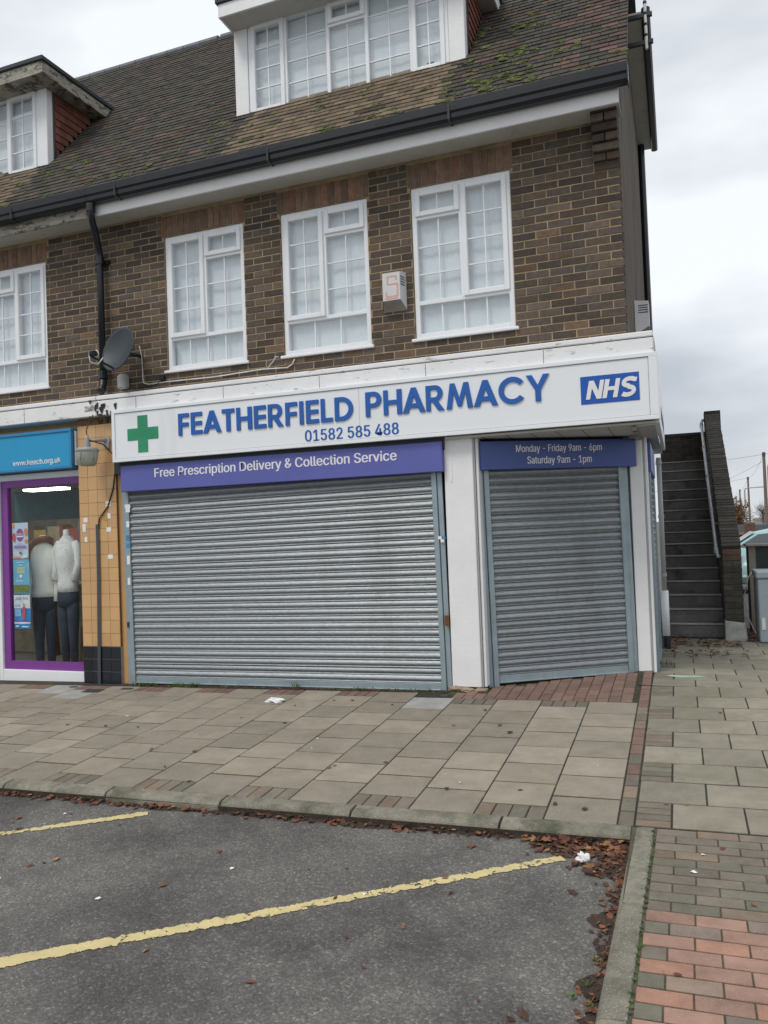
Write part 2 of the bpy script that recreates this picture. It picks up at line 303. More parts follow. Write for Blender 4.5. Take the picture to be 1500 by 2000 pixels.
def sans():
    import os
    try:
        p = os.path.join(bpy.utils.system_resource('DATAFILES'), 'fonts', 'Inter.woff2'); return bpy.data.fonts.load(p, check_existing=True)   # Blender's own interface typeface
    except Exception: return None
SANS = sans()
def text_mesh(txt, depth=.002, bold=0., shear=0.):
    cu = bpy.data.curves.new('tmpt', 'FONT'); cu.body = txt
    if SANS: cu.font = SANS; cu.size = 1; cu.extrude = depth; cu.offset = 0.; cu.shear = shear; cu.resolution_u = 4
    me = curve_mesh(cu)
    if bold and SANS:
        bm = bmesh.new(); bm.from_mesh(me); src = list(bm.verts)+list(bm.edges)+list(bm.faces)
        for i, dx in enumerate((bold*1.6, -bold*1.6)):
            d = bmesh.ops.duplicate(bm, geom=src); bmesh.ops.translate(bm, vec=(dx, 0, -.006*(i+1)), verts=[v for v in d['geom'] if isinstance(v, bmesh.types.BMVert)])
        bm.to_mesh(me); bm.free()
    return me
def fit(me, x0, x1, z0, z1, y, m, base=None):
    """lay a flat mesh (x,y plane) on a vertical plane: width x0..x1, height z0..z1, front at y"""
    xs = [v.co.x for v in me.vertices]; ys = [v.co.y for v in me.vertices]; zs = [v.co.z for v in me.vertices]
    zsq = .0012/max(1e-6, max(zs)-min(zs)) if max(zs)-min(zs) > .0012 and max(zs)-min(zs) < .03 else 1.
    ax, bx_ = min(xs), max(xs); ay, by = (min(ys), max(ys)) if base is None else base; zm = max(zs)
    for v in me.vertices:
        v.co = ((v.co.x-ax)/(bx_-ax)*(x1-x0)+x0, y-(v.co.z-zm)*zsq, z0+(v.co.y-ay)/(by-ay)*(z1-z0))
    me.materials.clear(); me.materials.append(m); me.flip_normals(); me.update(); return me
# ---------------------------------------------------------------- ground frame: gently falling pavement plane z = S*y + T*x + c
GS, GT, GC = .045, .0175, .075
def G(x, y, h=0.): return Vector((x, y, GS*y+GT*x+GC+h))
_ex = Vector((1, 0, GT)).normalized(); _n = _ex.cross(Vector((0, 1, GS)).normalized()).normalized(); _ey = _n.cross(_ex)
GM = Matrix(((_ex.x, _ey.x, _n.x, 0), (_ex.y, _ey.y, _n.y, 0), (_ex.z, _ey.z, _n.z, GC), (0, 0, 0, 1)))
ROADH = -.07
def struct(o): o['kind'] = 'structure'; return o
# far ground sheet
def ground():
    ys = [-60, -9, .15, 3.6, 9, 14, 40, 1500]; z = lambda y: (GS*y-.16 if y < -9 else GS*max(y, -9)-.13) if y <= .15 else {3.6: .02, 9: -.02, 14: -.08, 40: -.12, 1500: -.12}[y]
    xs = [-800, -20, 0.70, 12, 900]; vs = []; fs = []
    for y in ys:
        for x in xs: vs.append((x, y, z(y)+(GT*max(-12, min(x, 6))+GC-.02 if y <= .15 else 0)))
    n = len(xs)
    for j in range(len(ys)-1):
        for i in range(n-1): fs.append((j*n+i, j*n+i+1, (j+1)*n+i+1, (j+1)*n+i))
    m = mat('far_ground', (.12, .115, .10), .9, var=.25, scale=.8, bump=.3, bscale=20)
    struct(MB().add(vs, fs).build('ground', m))
ground()
# road
rd = struct(MB().add([(-30, -30, ROADH), (.80, -30, ROADH), (.80, -3.0, ROADH), (-30, -3.0, ROADH)], [(0, 1, 2, 3)]).build('road', ASPH, matrix=GM))
def line(p, q, w0, w1, n=60):
    p = Vector((*p, ROADH+.004)); q = Vector((*q, ROADH+.004)); d = (q-p); s = Vector((-d.y, d.x, 0)).normalized(); vs = []; fs = []; ed = []
    rr = random.Random(5)
    for i in range(n+1):
        t = i/n; w = w0+(w1-w0)*t; c = p+d*t+s*rr.uniform(-.004, .004)
        for k in range(5): vs.append(c+s*w*(k/4-.5)); ed.append(abs(k/4-.5)*2)
    for i in range(n):
        for k in range(4): fs.append((i*5+k, (i+1)*5+k, (i+1)*5+k+1, i*5+k+1))
    me = bpy.data.meshes.new('painted_line'); me.from_pydata([tuple(v) for v in vs], [], fs); a = me.attributes.new('edge', 'FLOAT', 'POINT'); a.data.foreach_set('value', [e**3 for e in ed])
    me.materials.append(YELLOW); return obj('painted_line', me, rd)
line((-2.6, -5.31), (.47, -3.27), .118, .095, 90)
line((-4.2, -4.42), (-2.2, -3.18), .10, .09, 50)
# kerbs
def kerb_piece(length, w=.112, h=.16):
    """bullnosed kerb, length along +x, road face at y=-w, back at y=0, top z=0"""
    prof = [(0, -h), (0, 0), (-.06, -.001), (-.088, -.006), (-.104, -.018), (-.112, -.036), (-.112, -h)]
    vs = []; fs = []
    for x in (0, length):
        for (y, z) in prof: vs.append((x, y, z))
    n = len(prof)
    for k in range(n): fs.append((k, (k+1) % n, n+(k+1) % n, n+k))
    fs.append(tuple(range(n-1, -1, -1))); fs.append(tuple(range(n, 2*n)))
    mb = MB().add(vs, fs); return mb
kerb = struct(MB().box(-9, .8, -3.07, -2.99, -.3, -.03).build('kerb', SOIL, matrix=GM))
km = kerb_piece(.896).mesh('kerb_stone', KERB, bevel=.004)
x = .097-.91
kx = [.097+.91*i for i in range(-9, 1)]
for xx in kx:
    if xx < 0.05: o = obj('kerb_stone', km, kerb)
    else: o = kerb_piece(.70).build('kerb_stone', KERB, kerb, bevel=.004)
    o.matrix_local = T(xx, -2.958, 0) @ Matrix.Rotation(random.uniform(-.003, .003), 4, 'Z')
# side kerb, running towards the camera
ka = math.atan2(-.03, -1)  # direction of travel
def side_kerb(y0, ln, xr):
    o = kerb_piece(ln).build('kerb_stone', KERB, kerb, bevel=.004)
    # local x -> -y direction, road face (-y local) -> -x
    th = R(-90)-.03
    o.matrix_local = T(xr, y0, .002) @ Matrix.Rotation(th, 4, 'Z')
side_kerb(-2.965, .155, .915); side_kerb(-3.125, .655, .911); side_kerb(-3.785, .80, .891); side_kerb(-4.59, .85, .867); side_kerb(-5.445, .85, .842)
# pavement: bedding sheet + slabs
pave = struct(MB().add([(-12, -2.96, -.0052), (.812, -2.96, -.0052), (.812, .95, -.0052), (-12, .95, -.0052)], [(0, 1, 2, 3)]).build('pavement', JOINT, matrix=GM))
pave2 = struct(MB().add([(.812, -2.955, -.0056), (6, -2.955, -.0056), (6, .14, -.0056), (.812, .14, -.0056)], [(0, 1, 2, 3)]).build('side_pavement', JOINT, matrix=GM))
SLABS = {}
def piece(parent, name, cx, cy, w, d, m, h=.04, bev=.0025, jit=.0012):
    key = (round(w, 3), round(d, 3), m.name)
    if key not in SLABS: SLABS[key] = MB().box(-w/2, w/2, -d/2, d/2, -h, 0).mesh(name, m, bevel=bev)
    o = obj(name, SLABS[key], parent)
    o.matrix_local = T(cx, cy, random.uniform(-jit, jit)) @ Matrix.Rotation(random.uniform(-.004, .004), 4, 'X') @ Matrix.Rotation(random.uniform(-.004, .004), 4, 'Y') @ Matrix.Rotation(random.uniform(-.004, .004), 4, 'Z')
    return o
JW = .009; PX, PY = .402, .362
ncol = 27
for j in range(ncol):
    x1 = .722-PX*j; x0 = x1-PX; cx = (x0+x1)/2; even = j % 2 == 0
    front = x1 > -.95
    top = -.43 if front else -.25
    y = -2.962
    if not even:
        for k in range(4): piece(pave, 'paver', x0+PX/8+k*PX/4, y+PY/4, PX/4-JW, PY/2-JW, PAVG)
        y += PY/2
    while y+PY <= top+.03:
        if not (-5.62 < cx < -5.1 and y+PY > -.5) and not (-1.2 < cx < -.9 and y+PY > -.5):
            piece(pave, 'slab', cx, y+PY/2, PX-.010, PY-.019, CONC)
        else: piece(pave, 'slab', cx, y+PY/2, PX-JW, PY-JW, mat('slab_mortar', (.33, .33, .31), .9, var=.2, scale=6, bump=.3))
        y += PY
    if top-y > .05:
        for k in range(4): piece(pave, 'paver', x0+PX/8+k*PX/4, (y+top)/2, PX/4-JW, top-y-JW, PAVG if front else PAVD)
# red brick paving in front of the angled door
DL, DR = Vector((-.665, .02)), Vector((.665, .775))
for i in range(18):
    cx = -.875+.1*i
    if cx > .70: break
    y = -.425-(.1 if i % 2 else 0)
    while y < .9:
        cy = y+.1
        lim = -.14 if cx < -.66 else DL.y+(cx-DL.x)*(DR.y-DL.y)/(DR.x-DL.x)
        if cy < lim-.02:
            if y < -.43: piece(pave, 'paver', cx, -.375, .1-.006, .1-.014, PAVD)
            else: piece(pave, 'paver', cx, cy, .1-.006, .2-.016, PAVD)
        y += .2
y = -2.962
while y < .7:
    piece(pave, 'paver', .7665, y+.1, .078, .184, PAVG if (y < -.6 and random.random() < .7) else PAVD); y += .2
# right-hand slabs
PX2, PY2 = .376, .345
def right_rows(parent, y0, rows, start, h0=0):
    for r_ in range(rows):
        y = y0+r_*PY2; a = (r_+start) % 2 == 0
        x = .815
        if a:
            for k in range(4): piece(parent, 'paver', x+.092, y+PY2/8+k*PY2/4, .185-.006, PY2/4-.012, PAVG)
            x = 1.003
        while x < (2.6 if y < .2 else 2.9):
            piece(parent, 'slab', x+PX2/2, y+PY2/2, PX2-.010, PY2-.018, CONCR); x += PX2
right_rows(pave2, -2.952, 9, 0)
# beyond the corner the paving levels out
z0b = GS*.15+GT*1.2+GC; slope2 = (.045-z0b)/(3.55)
GM2 = T(0, .153, z0b) @ Matrix.Rotation(math.atan(slope2), 4, 'X')
pave3 = struct(MB().add([(.70, 0, -.0052), (4, 0, -.0052), (4, 3.6, -.0052), (.70, 3.6, -.0052)], [(0, 1, 2, 3)]).build('rear_pavement', JOINT, matrix=GM2))
right_rows(pave3, .0, 10, 1)
MB().add([(x_, y_, .0032) for x_, y_ in [(.93, .50), (1.05, .44), (1.2, .47), (1.30, .52), (1.22, .57), (1.08, .55), (.98, .58)]], [tuple(range(7))]).build('paint_mark', mat('mint_spray', (.33, .48, .40), .8, var=.25, scale=30), pave3)
# brick paving beside the side kerb
bp = struct(MB().add([(.80, -9, -.0052), (6, -9, -.0085), (6, -2.96, -.0052), (.80, -2.96, -.0052)], [(0, 1, 2, 3)]).build('brick_paving', mat('joint_sand', (.085, .072, .048), .95, var=.4, scale=20, stain=(5, .5, .65, (.05, .07, .02), (1, 1, 1))), matrix=GM))
y = -2.965; i = 0
while y > -5.35:
    ph = .0855 if i < 10 else .0925
    xl = .922-.03*(-2.965-y)/1.0+.004
    x = xl; half = i % 2 == 1
    while x < 2.35:
        w = .1 if (half and x == xl) else .2
        if i < 10: m = PAVG
        else: m = PAVG if (w == .1 and random.random() < .8) or random.random() < .06 else PAVR
        piece(bp, 'brick_paver', x+w/2, y-ph/2, w-.0065, ph-.0095, m, bev=.0025, jit=.0014); x += w
    y -= ph; i += 1
# ---------------------------------------------------------------- pharmacy building and the shop next door
XC, XP, XL = .754, -5.05, -10.2           # gable corner, party line, far end
ZS = 5.1305                               # brick course datum (row r spans ZS-.075r .. ZS-.075(r+1))
PH = empty('pharmacy_building', (-2, 0, 0)); PH.location = (0, 0, 0)
tag(PH, 'dark brick end-of-terrace pharmacy building with shuttered shopfront and white dormer', 'building')
CH = empty('shop_building'); tag(CH, 'dark brick neighbouring shop with orange tiled pilaster and purple framed window', 'building')
WZ0, WZ1 = 3.502, 5.022
WINS = [('c', -6.945, -5.942), ('p', -4.216, -3.197), ('p', -2.737, -1.741), ('p', -1.265, -.263)]
WINS_L = [('c', -8.9, -7.9)]
OPEN = [(a-.004, b+.004, WZ0, WZ1) for _, a, b in WINS+WINS_L]
LINT = [(a-.03, b+.03, WZ1, WZ1+.232) for _, a, b in WINS+WINS_L]
def wall_mesh(name, xa, xb, parent):
    mb = MB(); zb, zt = 3.0, 5.36; yb, yf = .25, .0035
    ops = sorted([o for o in OPEN if xa < (o[0]+o[1])/2 < xb]); x = xa
    for (a, b, c, d) in ops:
        mb.box(x, a, yf, yb, zb, zt); mb.box(a, b, yf, yb, zb, c); mb.box(a, b, yf, yb, d, zt); x = b
    mb.box(x, xb, yf, yb, zb, zt); return mb.build(name, MORTAR, parent)
wp = wall_mesh('brick_wall', XP, XC-.012, PH); wc = wall_mesh('brick_wall', XL, XP, CH)
BR = {}
def brick_shape(w, h, d, bev=.004):
    return MB().box(-w/2, w/2, -d, .02, -h/2, h/2)
bricks = []
for r_ in range(-3, 26):
    z1 = ZS-.075*r_; z0 = z1-.075; zc = (z0+z1)/2
    if zc > 5.30 or zc < 3.2: continue
    off = 0 if (r_ % 2) == 1 else .1125
    k = -60
    while True:
        a = -.1483+off+.225*k; b = a+.225; k += 1
        if a >= XC-.02: break
        if b < XL: continue
        spans = [(max(a, XL)+.0052, min(b, XC+.002)-.0052)]
        if b > XC-.02: spans = [(a+.005, XC)]
        for (oa, ob, oc, od) in OPEN+LINT:
            if oc-.03 < zc < od+.005:
                ns = []
                for (p, q) in spans:
                    if q <= oa or p >= ob: ns.append((p, q)); continue
                    if p < oa-.02: ns.append((p, oa-.002))
                    if q > ob+.02: ns.append((ob+.002, q))
                spans = ns
        if r_ < 4: spans = [(p, min(q, .514)) for (p, q) in spans if p < .50]          # corbelled kneeler built separately
        for (p, q) in spans:
            if q-p > .025: bricks.append((p, q, zc))
rb = random.Random(3)
bricks.sort(key=lambda t: -t[0])
stuffp, stuffc = MB(), MB()
def brick_mb(w, d, ch=.003, h=.0655):
    """brick face with chamfered arrises: front at y=-d"""
    a, b = w/2, h/2; c = ch
    vs = [(-a, .02, -b), (a, .02, -b), (a, .02, b), (-a, .02, b), (-a, -d+c, -b), (a, -d+c, -b), (a, -d+c, b), (-a, -d+c, b), (-a+c, -d, -b+c), (a-c, -d, -b+c), (a-c, -d, b-c), (-a+c, -d, b-c)]
    fs = [(8, 9, 10, 11), (4, 5, 9, 8), (5, 6, 10, 9), (6, 7, 11, 10), (7, 4, 8, 11), (0, 1, 5, 4), (1, 2, 6, 5), (2, 3, 7, 6), (3, 0, 4, 7)]
    return vs, fs
cnt = 0
for (p, q, zc) in bricks:
    w = q-p; d = rb.uniform(-.0015, .0015)+.0; par = wp if p > XP else wc
    h = .065+rb.uniform(-.002, .001)
    if cnt < 300 and par is wp:
        key = round(w, 3)
        if key not in BR:
            vs, fs = brick_mb(w, 0); BR[key] = MB().add(vs, fs).mesh('brick', BRICK)
        o = obj('brick', BR[key], par); o.location = ((p+q)/2, -d, zc); o.rotation_euler = (rb.uniform(-.01, .01), rb.uniform(-.006, .006), rb.uniform(-.008, .008)); cnt += 1
    else:
        vs, fs = brick_mb(w, 0, h=h); c = Vector(((p+q)/2, -d, zc)); M = Matrix.Rotation(rb.uniform(-.006, .006), 3, 'Y')
        (stuffp if par is wp else stuffc).add([M @ Vector(v)+c for v in vs], fs, rb.random())
o = stuffp.build('brickwork', BRICK, wp); o['kind'] = 'stuff'
o = stuffc.build('brickwork', BRICK, wc); o['kind'] = 'stuff'
for (a, b, c, d) in LINT:
    n = round((b-a)/.076); w = (b-a)/n; par = wp if a > XP else wc
    vs, fs = brick_mb(w-.008, 0, h=.228); me = MB().add(vs, fs).mesh('soldier_brick', SOLDIER)
    for i in range(n):
        o = obj('soldier_brick', me, par); o.location = (a+w*(i+.5), -.004+rb.uniform(-.002, .002), (c+d)/2+.002); o.rotation_euler = (0, rb.uniform(-.006, .006), 0)
# corbelled kneeler at the gable corner
for i in range(6):
    z1 = ZS+.15-.075*i; proj = max(.006, .19-.036*i); n = 2 if i % 2 == 0 else 1; w = (XC-.52)/n
    for k in range(n):
        vs, fs = brick_mb(w-.009, proj+.003, h=.067)
        o = MB().add(vs, fs).build('corbel_brick', BRICK, wp); o.location = (.52+w*(k+.5), 0, z1-.0375)
bx('corbel_core', .524, XC-.006, -.003, .1, ZS-.30, 5.34, MORTAR, PH)
bx('corbel_top', .522, XC-.002, -.20, .05, ZS+.153, 5.30, mat('corbel_dark', (.07, .06, .05), .9), PH)
# gable wall (seen edge-on) and rear block
gm = MB()
gm.add([(XC-.01, .005, 3.0), (XC-.01, 6.0, 3.0), (XC-.01, 6.0, 7.75), (XC-.01, 2.6, 8.9), (XC-.01, .005, 5.85)], [(0, 1, 2, 3, 4)])
gm.box(XC-3.0, XC-.012, 5.9, 6.0, 3.0, 7.75)
gm.build('gable_wall', GABLE, PH)
mb = MB()
for r_ in range(-34, 26):                    # projecting courses that catch the light along the gable
    z1 = ZS-.075*r_; ytop = 6.0
    ys = .0 if z1 < 5.45 else (z1-5.45)/1.2
    if z1 < 7.7 and ys < 5.9: mb.box(XC-.012, XC, ys+.004, 5.99, z1-.07, z1-.006, rb.random())
o = mb.build('gable_courses', GABLE, PH); o['kind'] = 'stuff'
MB().box(XC-.02, XC+.20, 2.45, 6.1, 7.70, 7.74).build('rear_soffit', SOFFIT, PH)
MB().box(XC+.20, XC+.30, 2.45, 6.15, 7.66, 7.80).build('rear_gutter', BLACKP, PH, bevel=.02)
MB().tube([(XC+.05, 5.9, 7.7), (XC+.05, 5.9, 3.3)], .05, 8).build('rear_downpipe', BLACKP, PH)
# party/rear closing volumes so no light leaks through the shell
MB().box(XL, XC-.3, 3.0, 3.1, 0, 8).build('rear_wall', DARKROOM, PH)
# windows ------------------------------------------------------------
def window(par, x0, x1, z0, z1, y, lights, name='window', fw=.05, curtain=True, sill=True, depth=.07):
    """white frame with mullions; lights: (ax, bx, az, bz, sash, cols, rows) in fractions of the frame"""
    w, h = x1-x0, z1-z0; mb = MB()
    mb.box(x0, x0+fw, y, y+depth, z0, z1); mb.box(x1-fw, x1, y, y+depth, z0, z1)
    mb.box(x0+fw, x1-fw, y, y+depth, z0, z0+fw); mb.box(x0+fw, x1-fw, y, y+depth, z1-fw, z1)
    done = set()
    for (ax, bx_, az, bz, s_, c_, r_) in lights:
        for (e, o0, o1, vert) in ((ax, az, bz, 1), (az, ax, bx_, 0)):
            if e > .02 and (vert, round(e, 3), round(o0, 3)) not in done:
                done.add((vert, round(e, 3), round(o0, 3)))
                if vert: mb.box(x0+e*w-fw*.42, x0+e*w+fw*.42, y+.003, y+depth-.003, max(z0+o0*h, z0+fw*.9), min(z0+o1*h, z1-fw*.9))
                else: mb.box(max(x0+o0*w, x0+fw*.9), min(x0+o1*w, x1-fw*.9), y+.0045, y+depth-.0045, z0+e*h-fw*.42, z0+e*h+fw*.42)
    win = mb.build(name, PVC, par, bevel=.004)
    for (ax, bx_, az, bz, sash, c_, r_) in lights:
        e = fw*.42
        xa = x0+(fw if ax < .02 else ax*w+e); xb = x1-fw if bx_ > .98 else x0+bx_*w-e
        za = z0+(fw if az < .02 else az*h+e); zb = z1-fw if bz > .98 else z0+bz*h-e
        if sash:
            q = .052; o_ = .012; yy = y-.016
            sm = MB().box(xa-o_, xa+q-o_, yy, y+.05, za-o_, zb+o_).box(xb-q+o_, xb+o_, yy, y+.05, za-o_, zb+o_).box(xa+q-o_, xb-q+o_, yy, y+.05, za-o_, za+q-o_).box(xa+q-o_, xb-q+o_, yy, y+.05, zb-q+o_, zb+o_)
            sm.build('sash', PVC, win, bevel=.006); xa += q-o_; xb -= q-o_; za += q-o_; zb -= q-o_; gy = y+.012
        else: gy = y+.03
        bw = .0066
        pw, ph = (xb-xa)/c_, (zb-za)/r_
        me = MB().box(-pw/2+.003, pw/2-.003, 0, .004, -ph/2+.003, ph/2-.003).mesh('pane', GLASS)
        for i in range(c_):
            for k in range(r_):
                o = obj('pane', me, win); o.location = (xa+pw*(i+.5), gy, za+ph*(k+.5)); o.rotation_euler = (random.uniform(-.012, .012), 0, random.uniform(-.012, .012))
        for i in range(1, c_): bx('glazing_bar', xa+pw*i-bw, xa+pw*i+bw, gy-.006, gy+.012, za, zb, PVC, win)
        for k in range(1, r_): bx('glazing_bar', xa, xb, gy-.0075, gy+.0135, za+ph*k-bw, za+ph*k+bw, PVC, win)
    if curtain:
        n = 90; vs = []; fs = []; rr = random.Random(int(x0*100)); ph0 = rr.uniform(0, 6)
        for i in range(n+1):
            t = i/n; xx = x0+.03+(w-.06)*t; yy = y+depth+.006+.004+.0022*math.sin(t*34+ph0)+.0012*math.sin(t*83+ph0*2)
            vs += [(xx, yy, z0+.02), (xx, yy+.01, z1-.02)]
        for i in range(n): fs.append((2*i, 2*i+2, 2*i+3, 2*i+1))
        MB().add(vs, fs).build('net_curtain', NET, win, smooth=True)
        MB().box(x0, x1, y+depth+.14, y+depth+.6, z0, z1).build('room', DARKROOM, win)
    if sill: MB().box(x0-.035, x1+.035, y-.05, y+.03, z0-.032, z0-.002).build('sill', PVC, win, bevel=.006)
    return win
tallR = [(0, .5, .80, 1, 1, 2, 1), (0, .5, .235, .80, 0, 2, 3), (.5, 1, .235, 1, 1, 2, 4), (0, 1, 0, .235, 0, 4, 1)]
tallL = [(.5, 1, .80, 1, 1, 2, 1), (.5, 1, .235, .80, 0, 2, 3), (0, .5, .235, 1, 1, 2, 4), (0, 1, 0, .235, 0, 4, 1)]
tallL3 = tallL[:3]+[(0, 1, 0, .235, 0, 3, 1)]
for (s, a, b), lay in zip(WINS+WINS_L, [tallR, tallL, tallL3, tallR, tallL]):
    window(PH if s == 'p' else CH, a, b, WZ0, WZ1, .022, lay)
# eaves -----------------------------------------------------------------
def eaves(par, xa, xb, old=False):
    MB().box(xa, xb, -.292, .012, 5.302, 5.322).build('soffit', SOFFIT, par)
    MB().box(xa, xb, -.318, -.292, 5.272, 5.46).build('fascia_board', OLDWOOD if old else WPAINT, par, bevel=.004)
    prof = [(-.32, 5.545), (-.325, 5.40), (-.345, 5.385), (-.40, 5.385), (-.425, 5.41), (-.43, 5.45), (-.445, 5.47), (-.45, 5.545), (-.438, 5.545), (-.432, 5.48), (-.415, 5.46), (-.41, 5.42), (-.395, 5.40), (-.345, 5.40), (-.338, 5.41), (-.333, 5.545)]
    n = len(prof); vs = [(x_, p, z_) for x_ in (xa, xb) for (p, z_) in prof]; fs = [(k, (k+1) % n, n+(k+1) % n, n+k) for k in range(n)]+[tuple(range(n-1, -1, -1)), tuple(range(n, 2*n))]
    g_ = MB().add([(x_+(.08 if x_ == .78 else 0), p, z_) for (x_, p, z_) in vs], fs).build('gutter', BLACKP, par)
    x_ = xa+.4
    while x_ < xb-.2:
        MB().box(x_-.012, x_+.012, -.453, -.322, 5.380, 5.386).box(x_-.012, x_+.012, -.453, -.449, 5.386, 5.53).build('gutter_joint', BLACKP, g_, bevel=.003); x_ += 1.9
eaves(PH, XP+.13, .78); eaves(CH, XL, XP+.126, True)
MB().box(.862, .872, -.45, -.32, 5.38, 5.55).build('gutter_end', BLACKP, PH)
# downpipe with swan neck, hopper joints
dp = MB().tube([(-4.90, -.385, 5.39), (-4.90, -.385, 5.30), (-4.91, -.36, 5.22), (-5.03, -.13, 5.02), (-5.05, -.085, 4.94), (-5.053, -.08, 4.8), (-5.053, -.08, 3.47)], .038, 12).build('downpipe', BLACKP, CH, smooth=True)
for z_ in (5.34, 4.86, 3.53): MB().tube([(-4.90 if z_ > 5 else -5.053, -.385 if z_ > 5 else -.08, z_-.045), (-4.90 if z_ > 5 else -5.053, -.385 if z_ > 5 else -.08, z_+.045)], .05, 12).build('pipe_collar', BLACKP, dp)
MB().tube([(-5.053, -.08, 3.48), (-5.053, -.085, 3.42), (-5.035, -.12, 3.36), (-5.03, -.16, 3.32)], .045, 12).build('pipe_shoe', BLACKP, dp, smooth=True)
MB().box(-5.09, -4.97, -.05, 0, 4.83, 4.87).build('pipe_bracket', BLACKP, dp)
# ledge over the shopfronts
def ledge(par, xa, xb, ret=False):
    MB().box(xa, xb, -.215, .02, 3.035, 3.205).build('ledge', LEDGE, par, bevel=.006)
    MB().box(xa, xb, -.222, .02, 3.212, 3.262).build('ledge_capping', LEDGE, par, bevel=.008)
    MB().box(xa+.002, xb-.002, -.205, .0, 3.200, 3.215).build('ledge_groove', GROOVE, par)
    mb = MB(); x_ = math.floor(xa)+.37
    while x_ < xb:
        if x_ > xa: mb.box(x_-.002, x_+.002, -.2165, -.2, 3.04, 3.2)
        x_ += 1.13
    mb.build('ledge_joints', GROOVE, par)
ledge(PH, XP, .970); ledge(CH, XL, XP-.004)
MB().box(.755, .968, .02, 3.4, 3.04, 3.20).box(.755, .975, .02, 3.4, 3.212, 3.26).build('ledge_return', LEDGE, PH, bevel=.006)
# mould and broken render where the downpipe discharges
rm = random.Random(9); mb = MB()
for i in range(46):
    cx = -5.0+rm.gauss(0, .09); cz = 3.02+rm.gauss(0, .035) if i < 30 else 3.14+rm.gauss(0, .05); l_ = rm.uniform(.02, .11); w = rm.uniform(.006, .02)
    yy = -.2225 if cz > 3.21 else (-.219 if cz > 3.03 else -.125)
    mb.add([(cx-w, yy-rm.uniform(.001, .012), cz), (cx+w, yy-.002, cz+rm.uniform(-.01, .02)), (cx+w*.4, yy-.002, cz-l_), (cx-w*.3, yy-.003, cz-l_*.8)], [(0, 1, 2, 3)])
o = mb.build('black_mould', GROOVE, CH); o['kind'] = 'stuff'
def lump(c, r_, sub=2, amp=.3, sq=(1, 1, 1), seed=0):
    bm = bmesh.new(); bmesh.ops.create_icosphere(bm, subdivisions=sub, radius=1); rr = random.Random(seed)
    ph = [rr.uniform(0, 6) for _ in range(6)]
    vs = []
    for v in bm.verts:
        d = v.co.normalized(); k = 1+amp*(math.sin(d.x*4+ph[0])*math.sin(d.y*5+ph[1])+.6*math.sin(d.z*7+ph[2]+d.x*6))+rr.uniform(-.12, .12)*amp*2
        vs.append(Vector((d.x*sq[0], d.y*sq[1], d.z*sq[2]))*r_*k+Vector(c))
    fs = [tuple(v.index for v in f.verts) for f in bm.faces]; bm.free(); return vs, fs
vs, fs = lump((-5.13, -.2, 3.13), .055, 2, .3, (1.5, .5, .8), 4); MB().add(vs, fs).build('broken_render', mat('bare_cement', (.42, .40, .36), .95, var=.3, scale=20, bump=.6), CH)
# ---------------------------------------------------------------- roof
PIT = R(49); EY, EZ = -.40, 5.50; RT = math.tan(PIT); SL = 4.85; VX = .865
def roofp(x, s, n=0.): return Vector((x, EY+s*math.cos(PIT)-n*math.sin(PIT), EZ+s*math.sin(PIT)+n*math.cos(PIT)))
D2 = dict(x0=-3.435, x1=-.727, y=.36, z0=6.345, z1=7.405)
D1 = dict(x0=-9.2, x1=-6.19, y=.36, z0=6.345, z1=7.405)
def roof(par, xa, xb):
    base = MB().add([roofp(xa, 0, -.02), roofp(xb, 0, -.02), roofp(xb, SL, -.02), roofp(xa, SL, -.02), roofp(xa, 0, -.10), roofp(xb, 0, -.10), roofp(xb, SL, -.10), roofp(xa, SL, -.10)],
                    [(0, 1, 2, 3), (7, 6, 5, 4), (0, 4, 5, 1), (1, 5, 6, 2), (3, 2, 6, 7), (0, 3, 7, 4)]).build('roof', FELT, par)
    return base
rp_ = roof(PH, XP, VX-.02); rc_ = roof(CH, XL, XP-.002)
MB().add([roofp(XL, SL), roofp(VX, SL), Vector((VX, 2.9+3.2, 7.75)), Vector((XL, 6.1, 7.75))], [(0, 1, 2, 3)]).build('rear_roof', FELT, PH)
tw, gauge = .165, .1
tiles = []; rr = random.Random(21)
def dorm_hit(x, y):
    for D in (D1, D2):
        if D['x0']-.0 < x < D['x1']+.02 and D['y']+.02 < y < EY+(D['z1']+.10-EZ)/RT: return True
    return False
nrow = int(SL/gauge)
for r_ in range(nrow):
    s = r_*gauge-.035; k = 0
    while True:
        xb = VX-tw*k+(tw/2 if r_ % 2 else 0); xa = xb-tw; k += 1
        if xa < XL: break
        xb2 = min(xb, VX)
        if xb2-xa < .05: continue
        xc = (xa+xb2)/2; y = EY+s*math.cos(PIT)
        if dorm_hit(xc, y): continue
        tiles.append((xa, xb2, s, r_))
def tile_mb(w, ln=.15, th=.013):
    a = w/2-.0025; tl = .017
    vs = [(-a, 0, tl), (a, 0, tl), (a, ln, .004), (-a, ln, .004), (-a, 0, tl+th), (a, 0, tl+th), (a, ln, .004+th), (-a, ln, .004+th)]
    return vs, [(4, 5, 6, 7), (0, 1, 5, 4), (1, 2, 6, 5), (3, 0, 4, 7), (0, 3, 2, 1)]
RM = Matrix(((1, 0, 0), (0, math.cos(PIT), -math.sin(PIT)), (0, math.sin(PIT), math.cos(PIT))))
def tile_kind(xc, s):
    y = EY+s*math.cos(PIT)
    for D in (D1, D2):
        if D['x0']+.22 < xc < D['x1']-.1 and y < D['y']+.05 and rr.random() < .97*min(1, s/.35+.45): return 1
    if xc > .25 and rr.random() < .3: return 2
    if rr.random() < .025: return 2
    return 0
TMATS = [ROOF, ROOFTAN, ROOFRED]; TM = {}
